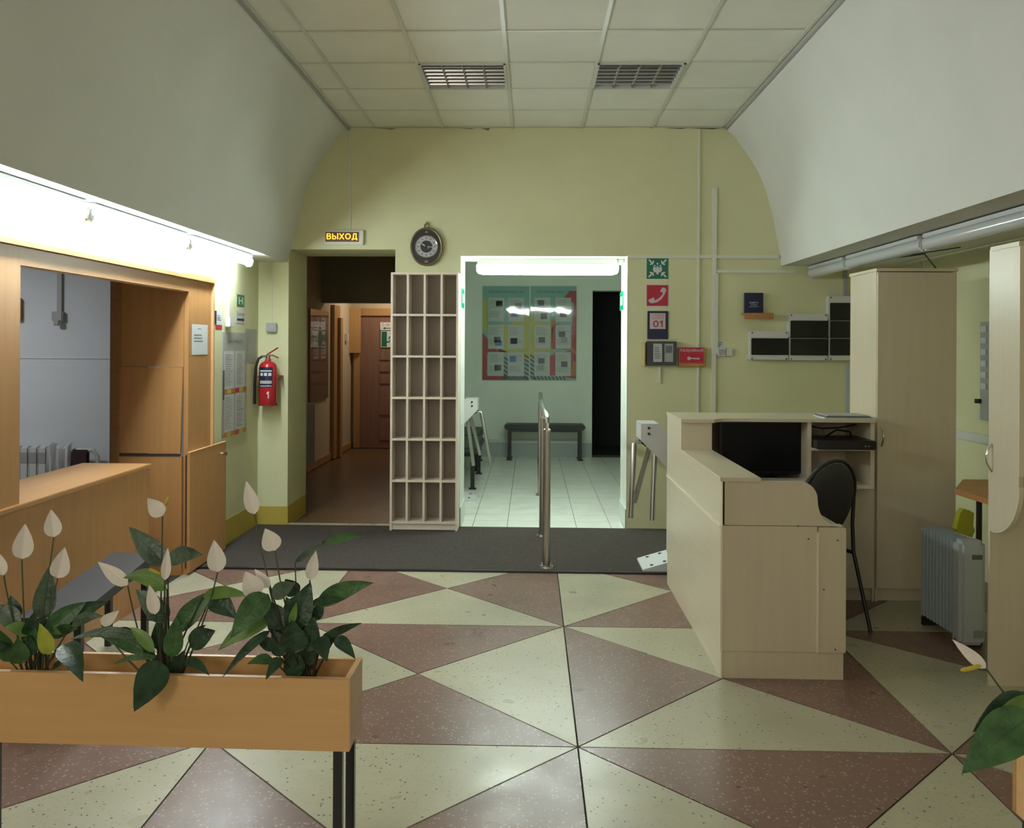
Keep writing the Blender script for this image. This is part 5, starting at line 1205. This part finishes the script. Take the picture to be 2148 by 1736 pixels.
flower(Bp, (457, 1199), (449, 1132), 38, 2.64, jit(rB), fold=.35)
Cp = thing('peace_lily', 'bushy dark-leaved peace lily at the right end of the planter', 'potted plant', rC, 'peace lilies in the long planter')
for a in [((562, 1246), (483, 1338), 56, 2.56, 2.48, .01, 1), ((568, 1292), (457, 1364), 42, 2.6, 2.55, .012, 2), ((612, 1320), (652, 1220), 56, 2.56, 2.58, 0, 0), ((598, 1316), (550, 1258), 46, 2.58, 2.58, .006, 0),
          ((572, 1252), (620, 1222), 34, 2.58, 2.56, .006, 3), ((622, 1248), (598, 1214), 34, 2.66, 2.66, .008, 0), ((664, 1268), (784, 1222), 38, 2.6, 2.58, .012, 1), ((650, 1268), (724, 1257), 16, 2.58, 2.55, .008, 0),
          ((617, 1370), (612, 1300), 60, 2.53, 2.52, 0, 0), ((645, 1366), (659, 1292), 42, 2.55, 2.55, 0, 0), ((678, 1338), (760, 1306), 18, 2.56, 2.52, .004, 0), ((667, 1336), (686, 1388), 38, 2.54, 2.48, .006, 0),
          ((703, 1338), (746, 1382), 28, 2.56, 2.50, .008, 0), ((566, 1322), (466, 1421), 20, 2.55, 2.46, .012, 0), ((574, 1386), (518, 1393), 22, 2.54, 2.5, .01, 1), ((590, 1380), (557, 1426), 24, 2.52, 2.46, .008, 0),
          ((576, 1362), (536, 1340), 26, 2.58, 2.58, .006, 0), ((600, 1290), (640, 1240), 34, 2.62, 2.62, .0, 1), ((580, 1330), (585, 1270), 40, 2.62, 2.62, 0, 0), ((630, 1340), (600, 1250), 42, 2.57, 2.57, 0, 0),
          ((596, 1375), (572, 1320), 40, 2.56, 2.56, 0, 0), ((660, 1300), (678, 1258), 24, 2.6, 2.6, 0, 0), ((610, 1310), (622, 1262), 16, 2.54, 2.54, 0, 2), ((560, 1290), (530, 1262), 30, 2.62, 2.62, .008, 0), ((650, 1395), (640, 1330), 40, 2.58, 2.57, 0, 0), ((620, 1420), (612, 1355), 44, 2.56, 2.55, 0, 0), ((676, 1350), (712, 1330), 26, 2.6, 2.58, .006, 0),
          ((619, 1180), (680, 1138), 13, 2.62, 2.6, .004, 3), ((682, 1138), (763, 1123), 20, 2.6, 2.58, .004, 1)]:
    rt = jit(rC) if a[0] != (682, 1138) else onY(676, 1141, 2.6)
    leaf(Cp, a[0], a[1], a[2], a[3], a[4], a[5], a[6], rt)
flower(Cp, (534, 1078), (516, 1008), 30, 2.64, jit(rC), fold=.4)
flower(Cp, (577, 1154), (556, 1108), 40, 2.64, jit(rC), fold=.4)
flower(Cp, (650, 1216), (663, 1154), 26, 2.62, jit(rC), fold=.4)
flower(Cp, (540, 1250), (514, 1198), 44, 2.58, jit(rC), fold=.4)
flower(Cp, (565, 1232), (534, 1193), 22, 2.62, jit(rC), fold=.4)
flower(Cp, (650, 1300), (664, 1262), 18, 2.62, jit(rC), fold=.4)
for P0, rr in ((A, rA), (Bp, rB), (Cp, rC)):
    for k in range(7):
        b = MB(); a0 = jit(rr, .035); a1 = a0+Vector((random.uniform(-.03, .03), random.uniform(-.02, .02), random.uniform(.08, .16))); b.tube([a0, (a0+a1)/2+Vector((.004, 0, 0)), a1], [.004, .0035, .002], 6); b.build('bare_stem', 'stemd', P0)
Yd = 2.1
rD = Vector((f0.x+.10, Yd-.25, .545))
Dp = thing('peace_lily', 'peace lily with broad green leaves and one white flower at the lower right edge', 'potted plant', rD)
leaf(Dp, (2165, 1500), (2017, 1622), 92, 1.95, 1.9, .006, 1, jit(rD)); leaf(Dp, (2175, 1470), (2040, 1535), 62, 2.0, 2.0, .012, 0, jit(rD)); leaf(Dp, (2190, 1490), (2085, 1500), 50, 1.98, 1.96, .01, 2, jit(rD))
flower(Dp, (2068, 1401), (1997, 1340), 24, 2.05, rD, fold=.25, spx=((2058, 1396), (2015, 1406)))
